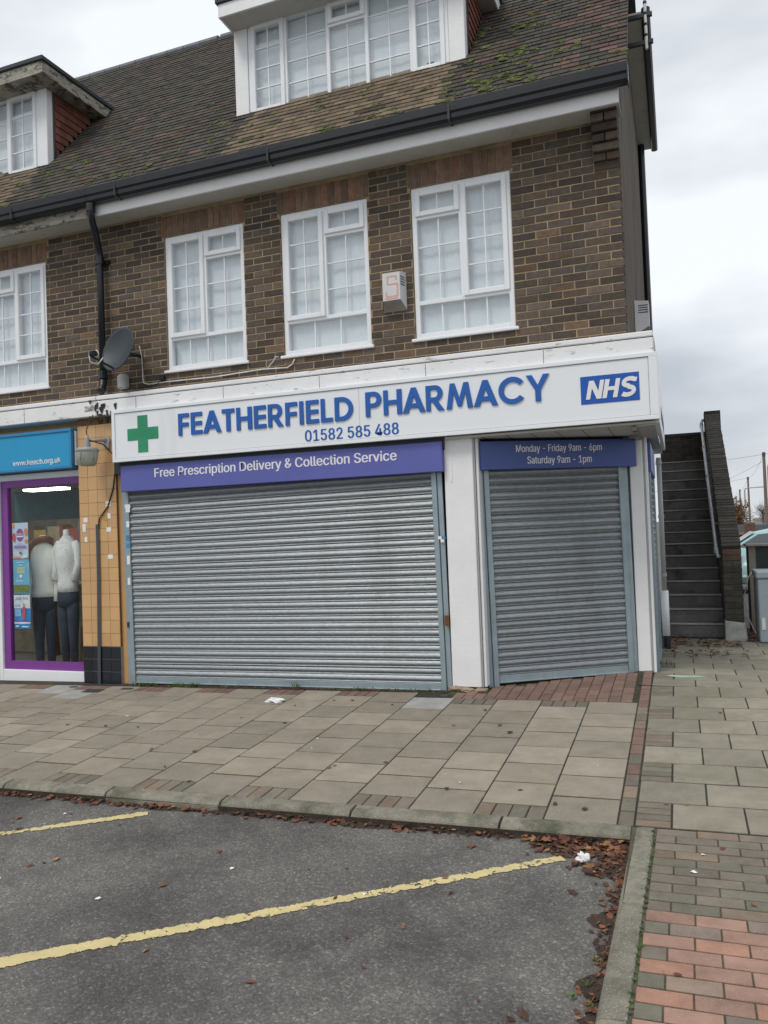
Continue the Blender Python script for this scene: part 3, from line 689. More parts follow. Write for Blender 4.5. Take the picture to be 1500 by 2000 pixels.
cand = sorted(range(len(tiles)), key=lambda i: (Vector(roofp((tiles[i][0]+tiles[i][1])/2, tiles[i][2]))-CAMP).length + (0 if tiles[i][0] > XP else 50))
ind = set(cand[:300]); stp, stc = MB(), MB()
for i, (xa, xb, s, r_) in enumerate(tiles):
    w = xb-xa; xc = (xa+xb)/2; mi = tile_kind(xc, s); c = roofp(xc, s); rot = rr.gauss(0, .008); lift = rr.uniform(0, .004)
    if rr.random() < .02: rot += rr.uniform(-.05, .05)
    if i in ind:
        key = (round(w, 3), mi)
        if key not in TM: vs, fs = tile_mb(w); TM[key] = MB().add(vs, fs).mesh('roof_tile', TMATS[mi])
        o = obj('roof_tile', TM[key], rp_); o.matrix_local = T(*(c)) @ Matrix.Rotation(PIT, 4, 'X') @ Matrix.Rotation(rot, 4, 'Z') @ T(0, 0, lift)
    else:
        vs, fs = tile_mb(w); M = RM @ Matrix.Rotation(rot, 3, 'Z')
        (stp if xc > XP else stc).add([M @ (Vector(v)+Vector((0, 0, lift)))+c for v in vs], fs, rr.random(), mi)
o = stp.build('roof_tiles', TMATS, rp_); o['kind'] = 'stuff'
o = stc.build('roof_tiles', TMATS, rc_); o['kind'] = 'stuff'
for par, xa, xb in ((rp_, XP, VX), (rc_, XL, XP)):
    x_ = xa; k = 0
    while x_ < xb-.05:
        x2 = min(x_+.3, xb); c = roofp(0, SL, .0)
        MB().tube([(x_+.004, c.y, c.z-.02), (x2-.004, c.y, c.z-.02)], .075, 12).build('ridge_tile', LEAD, par); x_ += .3
# verge: mortar edge and barge soffit
MB().add([roofp(VX-.005, 0, .03), roofp(VX-.005, SL, .03), roofp(VX-.005, SL, -.05), roofp(VX-.005, 0, -.05)], [(0, 1, 2, 3)]).build('verge_mortar', mat('verge_mortar', (.2, .19, .17), .95, var=.3, scale=20, bump=.6), PH)
MB().add([roofp(XC, .1, -.105), roofp(VX-.01, .1, -.105), roofp(VX-.01, SL, -.105), roofp(XC, SL, -.105)], [(0, 1, 2, 3)]).build('verge_soffit', SOFFIT, PH)
# moss cushions and lichen
mb = MB(); rmo = random.Random(31)
def moss_at(x, s, r0):
    c = roofp(x, s, .028); 
    for k in range(rmo.randint(1, 4)):
        vs, fs = lump((0, 0, 0), r0*rmo.uniform(.6, 1.1), 1, .35, (1.3, .8, .6), rmo.random()); off = Vector((rmo.uniform(-.05, .05), rmo.uniform(-.03, .03), 0))
        mb.add([RM @ (Vector(v)+off)+c for v in vs], fs, rmo.random())
for i in range(170):
    x_ = rmo.uniform(-7.2, .8); s = rmo.uniform(0, 3.4) if rmo.random() < .5 else rmo.uniform(.02, 1.1)
    y = EY+s*math.cos(PIT)
    if dorm_hit(x_, y-.1): continue
    moss_at(x_, s, rmo.uniform(.014, .034))
for (xm, sm, n) in ((-.35, .35, 26), (-.2, .9, 14), (-5.9, .8, 10), (-4.6, .2, 8), (-.45, 1.7, 14)):
    for i in range(n):
        x_, s = xm+rmo.gauss(0, .28), sm+rmo.gauss(0, .16)
        if s > 0.02 and not dorm_hit(x_, EY+s*math.cos(PIT)-.05): moss_at(x_, s, rmo.uniform(.018, .042))
o = mb.build('moss', MOSS, rp_); o['kind'] = 'stuff'
# dormers -------------------------------------------------------------------
def dormer(par, D, lights, ovl, ovr, old, corner):
    x0, x1, y, z0, z1 = D['x0'], D['x1'], D['y'], D['z0'], D['z1']; yb = EY+(z1+.15-EZ)/RT+.1
    for (a_, b_) in ((x0, x0+corner), (x1-corner, x1)): MB().box(a_, b_, y, y+.12, z0-.03, z1).build('dormer_cornerboard', WPAINT, par, bevel=.005)
    window(par, x0+corner+.004, x1-corner-.004, z0+.015, z1+.045, y+.012, lights, 'dormer_window', fw=.05, sill=False)
    MB().box(x0+.02, x1-.02, y-.03, y+.1, z0-.012, z0+.012).build('dormer_sill', PVC, par, bevel=.004)
    MB().box(x0+.1, x1-.1, y-.055, y-.02, z0-.055, z0-.02).build('dormer_apron', LEAD, par)
    MB().box(x0+.1, x1-.1, y+.2, y+.3, z0, z1).build('dormer_back', DARKROOM, par)
    # cheeks: solid core + hung tiles on the visible right-hand side
    for xs, sg in ((x0+.05, -1), (x1-.03, 1)):
        yt = EY+(z1-EZ)/RT; tri = [(y+.1, z0), (y+.1, z1), (yt, z1)]
        vs = [(xs-.02, a, b) for a, b in tri]+[(xs+.005, a, b) for a, b in tri]
        MB().add(vs, [(0, 1, 2), (5, 4, 3), (0, 3, 4, 1), (1, 4, 5, 2), (2, 5, 3, 0)]).build('dormer_cheek', FELT, par)
    ck = MB().box(x1-.05, x1+.006, y+.10, y+.125, z0, z1).build('cheek_edge', LEAD, par)
    nr = 10; g_ = (z1-z0-.08)/nr; rt = random.Random(int(-x1*77))
    for k in range(nr):
        za = z0+.04+k*g_; ya = y+.127+(0 if k % 2 else .08); yy = y+.127
        ye = EY+(za+g_*.3-EZ)/RT-.02
        while yy < ye:
            ynx = min(ya if ya > yy+.02 else ya+.165, ye); ya = ynx+.165
            if ynx-yy > .02:
                vs = [(x1+.028, yy+.002, za), (x1+.028, ynx-.002, za), (x1+.012, ynx-.002, za+g_*1.3), (x1+.012, yy+.002, za+g_*1.3), (x1+.012, yy+.002, za), (x1+.012, ynx-.002, za), (x1+.0, ynx-.002, za+g_*1.3), (x1+.0, yy+.002, za+g_*1.3)]
                MB().add(vs, [(0, 1, 2, 3), (4, 5, 1, 0), (1, 5, 6, 2), (4, 0, 3, 7), (7, 6, 5, 4)]).build('hung_tile', HUNG, ck)
            yy = ynx
    zf = z1-.002
    fm = OLDWOOD if old else WPAINT
    MB().box(x0-ovl, x1+ovr, y-.26, yb, zf, zf+.02).build('dormer_soffit', SOFFIT if not old else OLDWOOD, par)
    for q_ in ((x0-ovl, x1+ovr, y-.285, y-.26), (x1+ovr, x1+ovr+.025, y-.285, yb), (x0-ovl-.025, x0-ovl, y-.285, yb)): MB().box(*q_, zf-.004, zf+.145).build('dormer_fascia', fm, par, bevel=.003)
    MB().box(x0-ovl-.05, x1+ovr+.05, y-.31, yb, zf+.147, zf+.205).build('dormer_roof', FELT, par, bevel=.008)
dl = lambda *a: a
W2 = (D2['x1']-D2['x0']-.34)
fx = lambda px: (px-(D2['x0']+.17))/W2
dorm_lights = [(0, fx(-2.795), 0, 1, 1, 2, 4), (fx(-2.795), fx(-2.27), 0, 1, 0, 2, 4), (fx(-2.27), fx(-1.81), .745, 1, 1, 2, 1), (fx(-2.27), fx(-1.81), 0, .745, 0, 2, 3), (fx(-1.81), fx(-1.305), 0, 1, 0, 2, 4), (fx(-1.305), 1, 0, 1, 1, 2, 4)]
dormer(PH, D2, dorm_lights, .0, .17, False, .17)
dormer(CH, D1, [(0, .2, 0, 1, 1, 2, 4), (.2, .4, 0, 1, 0, 2, 4), (.4, .6, .745, 1, 1, 2, 1), (.4, .6, 0, .745, 0, 2, 3), (.6, .81, 0, 1, 0, 2, 4), (.81, 1, 0, 1, 1, 2, 4)], .1, .19, True, .14)
# aerial mast with brackets on the gable verge
am = empty('aerial_mast', (1.02, 1.5, 6.7)); tag(am, 'striped aerial mast on two dark brackets beside the roof verge', 'aerial')
am.location = (0, 0, 0)
for z_ in (6.80, 7.10): MB().box(.80, 1.08, 1.49, 1.53, z_-.02, z_+.02).build('bracket', BLACKP, am)
MB().tube([(1.01, 1.5, 6.72), (1.01, 1.5, 7.6)], .016, 8).build('mast', mat('mast_white', (.7, .7, .7), .5), am)
for k in range(6): MB().tube([(1.01, 1.5, 6.86+.12*k), (1.01, 1.5, 6.885+.12*k)], .02, 8).build('band', BLACKP, am)
# ---------------------------------------------------------------- shopfront of the pharmacy
def shutter(par, name, M, w, z0, z1, rails=(.05, .05), nslat_h=.0737, botrail=.07, outer=True):
    """roller shutter in local frame: x 0..w along the curtain, y=0 face (front is -y), z up"""
    s = MB().box(-.05, w+.05, .014, .03, z0-.02, z1+.05).build(name, DARKW, par, matrix=M)
    for (a_, b_, f_) in ((-.052, -.002, -.03), (w+.002, w+.052, -.03))+(((-.105, -.056, -.012), (w+.056, w+.105, -.012)) if outer else ()):
        MB().box(a_, b_, f_, .0135, z0-.05, z1+.05).build('guide_rail', RAIL, s, bevel=.003)
    n = int((z1-z0-botrail)/nslat_h)+1
    prof = [(.008, -.0004), (.008, .0022), (-.0125, .0026), (-.003, .0145), (-.0105, .0195), (-.0165, .026), (-.0188, .034), (-.0185, .041), (-.0160, .049), (-.0118, .057), (-.0065, .0645), (-.0015, .0715), (.008, .0735), (.008, .0762)]
    prof = [(p, q*nslat_h/.0765) for p, q in prof]
    vs = []; fs = []
    xs = [0, w*.25, w*.5, w*.75, w]
    for x_ in xs:
        for (p, q) in prof: vs.append((x_, p, q))
    m_ = len(prof)
    for i in range(len(xs)-1):
        for k in range(m_-1): fs.append((i*m_+k, (i+1)*m_+k, (i+1)*m_+k+1, i*m_+k+1))
    me = MB().add(vs, fs).mesh('slat', STEEL, smooth=True)
    me.polygons.foreach_set('use_smooth', [2 < (k % (m_-1)) < m_-4 for k in range(len(fs))]); me.update()
    me2 = []
    for k in range(n):
        o = obj('slat', me, s); o.matrix_local = T(random.uniform(-.002, .002), random.uniform(-.0025, .0025), z0+botrail+k*nslat_h) @ Matrix.Rotation(random.uniform(-.0007, .0007), 4, 'Y') @ Matrix.Rotation(random.uniform(-.03, .03), 4, 'X')
    MB().box(0, w, -.016, .012, z0, z0+botrail-.004).box(0, w, -.034, -.0165, z0, z0+.012).build('bottom_rail', RAIL, s, bevel=.003)
    return s
s1 = shutter(PH, 'roller_shutter', T(-4.685, -.10, 0) @ Matrix.Rotation(-.0125, 4, 'Y') @ T(0, 0, 0), 3.585, -.005, 2.2)
MB().box(3.66, 3.70, -.05, -.0305, .62, .72).build('shutter_lock', RUST, s1)
MB().box(-.085, -.06, -.03, -.0125, .62, .68).build('shutter_lock', DARKW, s1)
# white pillar between window and door
pl = MB().box(-.985, -.70, -.135, .02, .085, 2.50).build('pillar', WPAINT, PH, bevel=.006)
MB().box(-.70, -.684, -.12, .02, .085, 2.5).build('pillar_trim', GREYP, PH)
MB().box(-.682, -.655, -.10, .02, .085, 2.5).build('pillar_return', WPAINT, PH, bevel=.004)
MB().box(-.93, -.905, -.140, -.1352, 2.05, 2.46).build('pillar_bracket', WPAINT, PH)
for k, (a, b, c) in enumerate([(-.95, -.14, .07), (-.85, -.15, .06), (-.72, -.11, .055)]):
    vs, fs = lump((a, b, c), .05, 2, .25, (1.5, .8, .5), k); MB().add(vs, fs).build('pillar_foot', mat('broken_cement', (.30, .235, .17), .95, var=.3, scale=20, bump=.5), PH)
# angled door shutter
dv = (DR-DL); dang = math.atan2(dv.y, dv.x); dlen = dv.length
dM = T(DL.x+.10*math.cos(dang), DL.y+.10*math.sin(dang)+.0, 0) @ Matrix.Rotation(dang, 4, 'Z')
s2 = shutter(PH, 'roller_shutter', dM @ Matrix.Rotation(-.012, 4, 'Y'), dlen-.20, .095, 2.2, botrail=.075)
# white corner post and the side shutter on the gable return
MB().box(.675, .80, .775, .90, .10, 2.46).build('corner_post', WPAINT, PH, bevel=.006)
MB().box(.58, .80, .86, .93, .05, 2.46).build('door_jamb', RAIL, PH)
MB().box(.80, .818, .79, .90, .10, 2.46).build('post_trim', GREYP, PH)
MB().box(.818, .845, .80, .90, .10, 2.46).build('post_return', WPAINT, PH, bevel=.004)
s3 = shutter(PH, 'roller_shutter', T(.835, 1.03, 0) @ Matrix.Rotation(R(90), 4, 'Z'), 1.25, .10, 2.15)
MB().box(.62, .80, 2.38, 3.6, .0, 3.0).build('side_wall', WPAINT, PH)
MB().box(.60, .775, 3.6, 6.0, .0, 3.0).build('side_wall_rear', OLDBR, PH)
# soffit over the angled entrance and shell behind the shutters
MB().box(-.95, .96, -.19, .95, 2.455, 2.475).build('porch_soffit', SOFFIT, PH)
for k in range(6): MB().box(-.60+.23*k, -.597+.23*k, -.15, .9, 2.4515, 2.4545).build('soffit_joint', GROOVE, PH)
MB().box(.80, .955, -.18, 3.0, 2.440, 2.452).build('return_soffit', GREYP, PH)
MB().box(.755, .80, -.12, .95, 2.41, 2.449).build('porch_beam', OLDWOOD, PH)
MB().box(XP+.2, .74, .16, .2, 2.48, 3.04).build('lintel_beam', DARKROOM, PH)
MB().box(-4.86, -.66, .03, .08, -.1, 2.5).build('shop_back', DARKROOM, PH)
mb = MB(); o_ = Vector((math.sin(dang), -math.cos(dang), 0))*-.09
mb.add([Vector((DL.x, DL.y, 0))+o_, Vector((DR.x, DR.y, 0))+o_, Vector((DR.x, DR.y, 2.5))+o_, Vector((DL.x, DL.y, 2.5))+o_], [(0, 1, 2, 3)]).build('door_back', DARKROOM, PH)
MB().box(-4.86, -1.0, -.13, .02, -.08, .012).build('shop_plinth', mat('plinth_cement', (.23, .22, .19), .9, var=.3, scale=12, bump=.4), PH).rotation_euler = (0, -.0145, 0)
# ---------------------------------------------------------------- signs
def arc(cx, cy, rx, ry, a0, a1, n=16): return [(cx+rx*math.cos(R(a0+(a1-a0)*i/n)), cy+ry*math.sin(R(a0+(a1-a0)*i/n))) for i in range(n+1)]
s_ = .172
GL = {
 'F': ([[(0, 0), (s_, 0), (s_, .40), (.50, .40), (.50, .58), (s_, .58), (s_, .82), (.53, .82), (.53, 1), (0, 1)]], .53),
 'E': ([[(0, 0), (.55, 0), (.55, .18), (s_, .18), (s_, .41), (.53, .41), (.53, .59), (s_, .59), (s_, .82), (.55, .82), (.55, 1), (0, 1)]], .55),
 'A': ([[(0, 0), (.21, 0), (.28, .19), (.60, .19), (.67, 0), (.88, 0), (.535, 1), (.345, 1)], [(.345, .37), (.44, .66), (.535, .37)]], .88),
 'T': ([[(.2, 0), (.39, 0), (.39, .82), (.59, .82), (.59, 1), (0, 1), (0, .82), (.2, .82)]], .59),
 'H': ([[(0, 0), (s_, 0), (s_, .41), (.53, .41), (.53, 0), (.72, 0), (.72, 1), (.53, 1), (.53, .59), (s_, .59), (s_, 1), (0, 1)]], .72),
 'R': ([[(0, 0), (s_, 0), (s_, .36), (.24, .36), (.46, 0), (.69, 0), (.45, .38)]+arc(.36, .69, .28, .31, -62, 90)+[(0, 1)], [(s_, .53), (s_, .83)]+arc(.35, .68, .10, .15, 90, -90)], .69),
 'I': ([[(0, 0), (s_, 0), (s_, 1), (0, 1)]], .19),
 'L': ([[(0, 0), (.50, 0), (.50, .18), (s_, .18), (s_, 1), (0, 1)]], .50),
 'D': ([[(0, 0)]+arc(.30, .5, .48, .5, -90, 90)+[(0, 1)], [(s_, .18), (s_, .82)]+arc(.29, .5, .30, .32, 90, -90)], .78),
 'P': ([[(0, 0), (s_, 0), (s_, .36)]+arc(.34, .68, .30, .32, -90, 90)+[(0, 1)], [(s_, .53), (s_, .83)]+arc(.33, .68, .12, .15, 90, -90)], .64),
 'M': ([[(0, 0), (.19, 0), (.27, .62), (.42, .08), (.56, .08), (.71, .62), (.79, 0), (.98, 0), (.83, 1), (.66, 1), (.49, .42), (.32, 1), (.15, 1)]], .98),
 'C': ([arc(.5, .5, .5, .515, 38, 322, 26)+[(.757, .305)]+arc(.5, .5, .31, .33, 322, 38, 22)[1:]+[(.757, .69)]], .90),
 'Y': ([[(.31, 0), (.50, 0), (.50, .42), (.81, 1), (.60, 1), (.405, .61), (.21, 1), (0, 1), (.31, .42)]], .81)}
def word(txt, x0, x1, z0, z1, y, m, parent, sp=.10):
    tot = sum(GL[c][1] for c in txt)+sp*(len(txt)-1)-.055*sum('A' in (txt[i], txt[i+1]) for i in range(len(txt)-1)); kx = (x1-x0)/tot; x_ = x0
    pv = ''
    for c in txt:
        if pv and 'A' in (pv, c): x_ -= .055*kx
        pv = c
        lp, w = GL[c]; me = loops_mesh(lp, .006)
        xs = [v.co.x for v in me.vertices]; kz = z1-z0
        for v in me.vertices: v.co = (x_+v.co.x*kx, y-v.co.z, z0+v.co.y*kz)
        me.materials.append(m); me.update(); obj('letter', me, parent); x_ += (w+sp)*kx
SY = -.25
SG = empty('pharmacy_sign'); tag(SG, 'long white fascia sign reading FEATHERFIELD PHARMACY in blue letters above the shutters', 'sign')
MB().box(-4.80, .993, SY, -.07, 2.485, 3.062).build('board', SIGNW, SG, bevel=.004)
for q_ in ((-4.806, .997, SY-.012, SY-.001, 3.03, 3.066), (-4.806, .997, SY-.012, SY-.001, 2.481, 2.517), (-4.806, -4.765, SY-.0115, SY-.0015, 2.517, 3.03), (.925, .997, SY-.0115, SY-.0015, 2.517, 3.03)): MB().box(*q_).build('trim', SIGNW, SG, bevel=.003)
mb = MB().box(-4.76, .92, SY-.0022, SY-.0012, 3.024, 3.028).box(-4.76, .92, SY-.0022, SY-.0012, 2.519, 2.5225).box(.919, .9225, SY-.0022, SY-.0012, 2.52, 3.03).box(-1.80, -1.798, SY-.0022, SY-.0012, 2.52, 3.03)
mb.build('panel_joint', mat('joint_grey', (.35, .36, .37), .6), SG)
word('FEATHERFIELD', -3.918, -1.862, 2.714, 2.952, SY-.008, BLUE, SG)
word('PHARMACY', -1.728, .070, 2.728, 2.972, SY-.008, BLUE, SG, sp=.085)
obj('telephone_number', fit(text_mesh('01582 585 488', .003, .012), -2.405, -1.392, 2.536, 2.652, SY-.004, BLUE), SG)
cx0, cz0 = -4.392, 2.775
MB().add([(cx0+a, SY-.003, cz0+b) for a, b in [(-.067, -.206), (.067, -.206), (.067, -.067), (.206, -.067), (.206, .067), (.067, .067), (.067, .206), (-.067, .206), (-.067, .067), (-.206, .067), (-.206, -.067), (-.067, -.067)]], [tuple(range(12))]).build('green_cross', GREEN, SG)
# logo: white slanted letters on a blue panel
nh = MB().box(.342, .842, SY-.004, SY-.0005, 2.660, 2.908).build('logo_panel', NHSB, SG)
def strokes_S():
    c = [(.93, .80)]+arc(.52, .735, .36, .20, 25, 190, 12)+arc(.50, .27, .37, .22, 55, -160, 14)
    pts = [(.88, .86)]+arc(.50, .745, .33, .185, 42, 262, 14)+arc(.47, .285, .35, .205, 82, -140, 14)
    return pts
def outline(pts, w):
    L_, R_ = [], []
    for i, p in enumerate(pts):
        a = Vector(pts[max(i-1, 0)]); b = Vector(pts[min(i+1, len(pts)-1)]); d = (b-a).normalized(); n = Vector((-d.y, d.x))
        L_.append((p[0]+n.x*w, p[1]+n.y*w)); R_.append((p[0]-n.x*w, p[1]-n.y*w))
    return L_+R_[::-1]
LG = {'N': ([[(0, 0), (.24, 0), (.24, .60), (.62, 0), (.88, 0), (.88, 1), (.64, 1), (.64, .42), (.27, 1), (0, 1)]], .88),
      'H': ([[(0, 0), (.25, 0), (.25, .40), (.60, .40), (.60, 0), (.85, 0), (.85, 1), (.60, 1), (.60, .60), (.25, .60), (.25, 1), (0, 1)]], .85),
      'S': ([outline(strokes_S(), .115)], .86)}
x_ = .385
for c in 'NHS':
    lp, w = LG[c]; me = loops_mesh(lp, .002); kx, kz = .150, .165
    for v in me.vertices: v.co = (x_+v.co.x*kx+v.co.y*kz*.20, SY-.0065-v.co.z, 2.701+v.co.y*kz)
    me.materials.append(PAPER); obj('logo_letter', me, nh); x_ += (w+.06)*kx
# return of the sign along the gable
ss = empty('side_sign'); tag(ss, 'white sign board on the gable side of the pharmacy, seen edge-on', 'sign')
MB().box(.955, .992, -.065, 2.9, 2.47, 3.05).build('board', SIGNW, ss, bevel=.003)
mb = MB(); rs = random.Random(2)
for k in range(11): mb.box(.9925, .995, .9+.14*k, .99+.14*k, 2.62, 2.74)
mb.build('lettering', PRINTK, ss)
# violet panels on the shutter boxes
def panel(name, label, M, w, z0, z1, m, texts, depth=.11):
    p = empty(name); tag(p, label, 'sign'); p.matrix_world = M
    MB().box(0, w, 0, depth, z0, z1).build('panel', m, p, bevel=.005)
    for (t, a, b, c, d, bold) in texts: obj('lettering', fit(text_mesh(t, .001, bold), a, b, c, d, -.003, PTXT), p)
    return p
panel('shutter_panel', 'long violet panel reading Free Prescription Delivery over the wide shutter', T(-4.752, -.2, 0), 3.768, 2.150, 2.440, PURP, [('Free Prescription Delivery & Collection Service', .46, 3.31, 2.262, 2.39, .012)])
MB().box(-4.86, -.97, -.17, .06, 2.36, 2.487).build('shutter_box', DARKW, PH)
dP = T(DL.x+.02, DL.y-.02, 0) @ Matrix.Rotation(dang, 4, 'Z') @ T(-.03, -.055, 0)
panel('shutter_panel', 'dark violet panel with opening hours above the angled door shutter', dP, dlen+.07, 2.15, 2.425, PURP2,
      [('Monday - Friday 9am - 6pm', .36, 1.24, 2.295, 2.385, .012), ('Saturday 9am - 1pm', .47, 1.13, 2.18, 2.27, .012)], .05)
panel('shutter_panel', 'blue violet panel above the gable side shutter, seen edge-on', T(.875, .93, 0) @ Matrix.Rotation(R(90), 4, 'Z'), 1.4, 2.10, 2.40, PURP2, [])
# ---------------------------------------------------------------- charity shop front
cf = -.03
MB().box(XL, -5.405, .02, .06, 2.455, 3.05).build('fascia_backing', TANP, CH)
MB().box(XL, -5.40, -.02, .06, 2.385, 2.46).build('window_head', PVC, CH, bevel=.004)
# shop window: white outer frame, purple inner border, one big pane
swin = MB().box(-6.70, -5.405, cf-.03, .06, -.06, .085).build('shop_window', PVC, CH, bevel=.005)
bx('jamb', -6.76, -6.702, cf-.03, .06, -.06, 2.384, PVC, swin, bevel=.005)
for q_ in ((-6.698, -6.60, .0855, 2.384), (-6.60, -5.407, .0855, .185), (-6.60, -5.407, 2.30, 2.384)): bx('purple_frame', q_[0], q_[1], cf, .03, q_[2], q_[3], MAGENTA, swin)
MB().box(-6.60, -5.407, .0, .006, .185, 2.3).build('pane', SHOPGLASS, swin)
bx('pane', -9.5, -6.765, .0, .006, .1, 2.38, SHOPGLASS, swin)
bx('mullion', -8.3, -8.24, cf-.03, .05, -.06, 2.385, PVC, swin); bx('bottom_rail', XL, -6.765, cf-.03, .05, -.12, .085, PVC, swin)
# the shop interior
room = MB()
room.add([(-9.5, .07, -.03), (-5.0, .07, -.03), (-5.0, 2.9, -.03), (-9.5, 2.9, -.03)], [(0, 1, 2, 3)], mi=1)
room.add([(-9.5, .07, 2.5), (-5.0, .07, 2.5), (-5.0, 2.9, 2.5), (-9.5, 2.9, 2.5)], [(3, 2, 1, 0)])
room.add([(-9.5, 2.9, -.03), (-5.0, 2.9, -.03), (-5.0, 2.9, 2.5), (-9.5, 2.9, 2.5)], [(0, 1, 2, 3)], mi=2)
room.add([(-5.1, .07, -.03), (-5.1, 2.9, -.03), (-5.1, 2.9, 2.5), (-5.1, .07, 2.5)], [(0, 1, 2, 3)], mi=3)
room.build('interior', [mat('ceiling_dim', (.45, .45, .42), .9), mat('floor_dim', (.10, .10, .08), .7), mat('teal_wall', (.02, .10, .11), .8), DARKROOM], CH)
lt = bx('ceiling_light', -7.0, -6.38, .62, .80, 2.305, 2.33, emit_mat('tube_light', (1, .93, .78), 16.), None); tag(lt, 'lit strip light on the ceiling inside the charity shop', 'light')
# shelf with books
sh = empty('bookshelf'); tag(sh, 'shelf of books and boxes behind the mannequins in the shop window', 'shelf')
bx('shelf_board', -8.6, -5.2, 1.35, 1.7, 1.585, 1.61, PALEW, sh); bx('shelf_board', -8.6, -5.2, 1.35, 1.7, 1.02, 1.05, PALEW, sh); bx('shelf_back', -8.6, -5.2, 1.7, 1.72, .0, 1.95, mat('shelf_back', (.16, .14, .09), .9), sh)
rbk = random.Random(8); x_ = -8.2
bookc = [(.25, .05, .03), (.4, .28, .04), (.05, .06, .05), (.3, .25, .16), (.08, .12, .16), (.35, .1, .04), (.12, .1, .06)]
while x_ < -6.6:
    w = rbk.choice([.03, .04, .05, .22]); h = rbk.uniform(.18, .29); c = rbk.choice(bookc)
    bk = bx('book', x_, x_+w-.004, 1.4, 1.6, 1.612, 1.612+h, mat('book_%d' % bookc.index(c), c, .7, var=.3, scale=14), None); bk['label'] = 'book or boxed set standing on the shop shelf'; bk['category'] = 'book'; bk['group'] = 'books on the shop shelf'; x_ += w
# mannequins
def ell(cx, cy, cz, rx, ry, n=16, tilt=0): return [Vector((cx+rx*math.cos(2*math.pi*k/n), cy+ry*math.sin(2*math.pi*k/n), cz+tilt*math.cos(2*math.pi*k/n))) for k in range(n)]
def mannequin(cx, cy, zs, label, top, long_arm, s=1., rot=0.):
    m_ = empty('mannequin', (cx, cy, 0)); m_.rotation_euler = (0, 0, rot); m_.scale = (.86, .86, 1); tag(m_, label, 'mannequin')
    sh_ = zs
    MB().rings([ell(0, 0, sh_-.02, .062, .062), ell(0, 0, sh_+.04, .05, .052), ell(0, 0, sh_+.10, .047, .05), ell(0, 0, sh_+.105, .03, .03)]).build('neck', SKIN_W, m_, smooth=True)
    MB().rings([ell(0, 0, sh_+.03, .055, .06), ell(0, 0, sh_-.005, .10, .075), ell(0, .0, sh_-.05, .17, .09), ell(0, -.01, sh_-.14, .185, .115), ell(0, -.02, sh_-.26, .178, .13), ell(0, -.01, sh_-.38, .155, .112), ell(0, 0, sh_-.48, .15, .108), ell(0, 0, sh_-.58, .172, .12), ell(0, 0, sh_-.66, .18, .125)]).build('top_garment', top, m_, smooth=True)
    for sg in (-1, 1):
        if long_arm: pts = [(sg*.155, 0, sh_-.055), (sg*.205, .0, sh_-.12), (sg*.225, -.01, sh_-.33), (sg*.215, -.04, sh_-.55), (sg*.21, -.05, sh_-.72)]; rad = [.05, .06, .052, .046, .05]
        else: pts = [(sg*.15, 0, sh_-.06), (sg*.21, .0, sh_-.14), (sg*.225, 0, sh_-.32), (sg*.19, -.06, sh_-.52)]; rad = [.05, .062, .058, .055]
        MB().tube(pts, rad, 12).build('sleeve', top, m_, smooth=True)
    MB().rings([ell(0, 0, sh_-.62, .165, .115), ell(0, 0, sh_-.74, .18, .125), ell(0, 0, sh_-.83, .172, .118)]).build('hips', JEANS, m_, smooth=True)
    for sg in (-1, 1):
        MB().tube([(sg*.085, 0, sh_-.78), (sg*.088, 0, sh_-1.0), (sg*.085, 0, sh_-1.22), (sg*.083, .01, max(.05, sh_-1.55))], [.09, .082, .065, .05], 12).build('trouser_leg', JEANS, m_, smooth=True)
    bx('stand', -.16, .16, -.14, .14, -.03, -.012, mat('stand_metal', (.3, .3, .3), .4, .6), m_)
    return m_
m1 = mannequin(-6.35, .27, 1.60, 'headless mannequin in a cream long-sleeved jumper and navy trousers', JUMPER, True, rot=.35)
m2 = mannequin(-5.97, .27, 1.66, 'headless mannequin in a white blouse with dark dots beside the cream jumper', POLKA, False, rot=-.1)
sc_ = MB(); 
rg = [(-6.35+.095*math.cos(t*.5236), .27+.085*math.sin(t*.5236), 1.625+.035*math.sin(t*.5236+2.2)) for t in range(13)]
sc_.tube(rg, .042, 10).tube([(-6.43, .22, 1.62), (-6.50, .17, 1.52), (-6.535, .145, 1.36), (-6.545, .14, 1.16), (-6.545, .14, 1.02)], [.045, .055, .058, .056, .05], 10)
o = sc_.build('scarf', SCARF, None, smooth=True); tag(o, 'rust brown scarf draped over the cream jumper mannequin', 'scarf')
o = MB().tube([(-6.74, .75, 1.25), (-6.72, .74, .8), (-6.66, .72, .35), (-6.62, .72, .12)], [.06, .085, .08, .06], 10).build('red_coat', REDCOAT, None, smooth=True); tag(o, 'dark red garment hanging behind the cream jumper mannequin', 'garment')
o = MB().tube([(-5.86, .36, -.02), (-5.90, .45, .55)], .045, 8).build('brown_boot', mat('boot_tan', (.16, .11, .06), .7), None); tag(o, 'tan long boot standing at the foot of the dotted blouse mannequin', 'boot')
# posters stuck inside the glass
def poster(x0, x1, z0, z1, label, base, bits):
    p = MB().box(x0, x1, .012, .014, z0, z1).build('poster', base, None); tag(p, label, 'poster', 'posters in the shop window')
    w, h = x1-x0, z1-z0
    for i, (shape, a, b, c, d, m_) in enumerate(bits):
        xa, xb, za, zb = x0+a*w, x0+b*w, z0+c*h, z0+d*h; yy = .0085-.0006*i
        if shape == 'r': MB().add([(xa, yy, za), (xb, yy, za), (xb, yy, zb), (xa, yy, zb)], [(0, 1, 2, 3)]).build('print', m_, p)
        elif shape == 'o': MB().add([((xa+xb)/2+(xb-xa)/2*math.cos(t*.3142), yy, (za+zb)/2+(zb-za)/2*math.sin(t*.3142)) for t in range(20)], [tuple(range(20))]).build('print', m_, p)
        else: obj('lettering', fit(text_mesh(shape, .0, .014), xa, xb, za, zb, yy, m_), p)
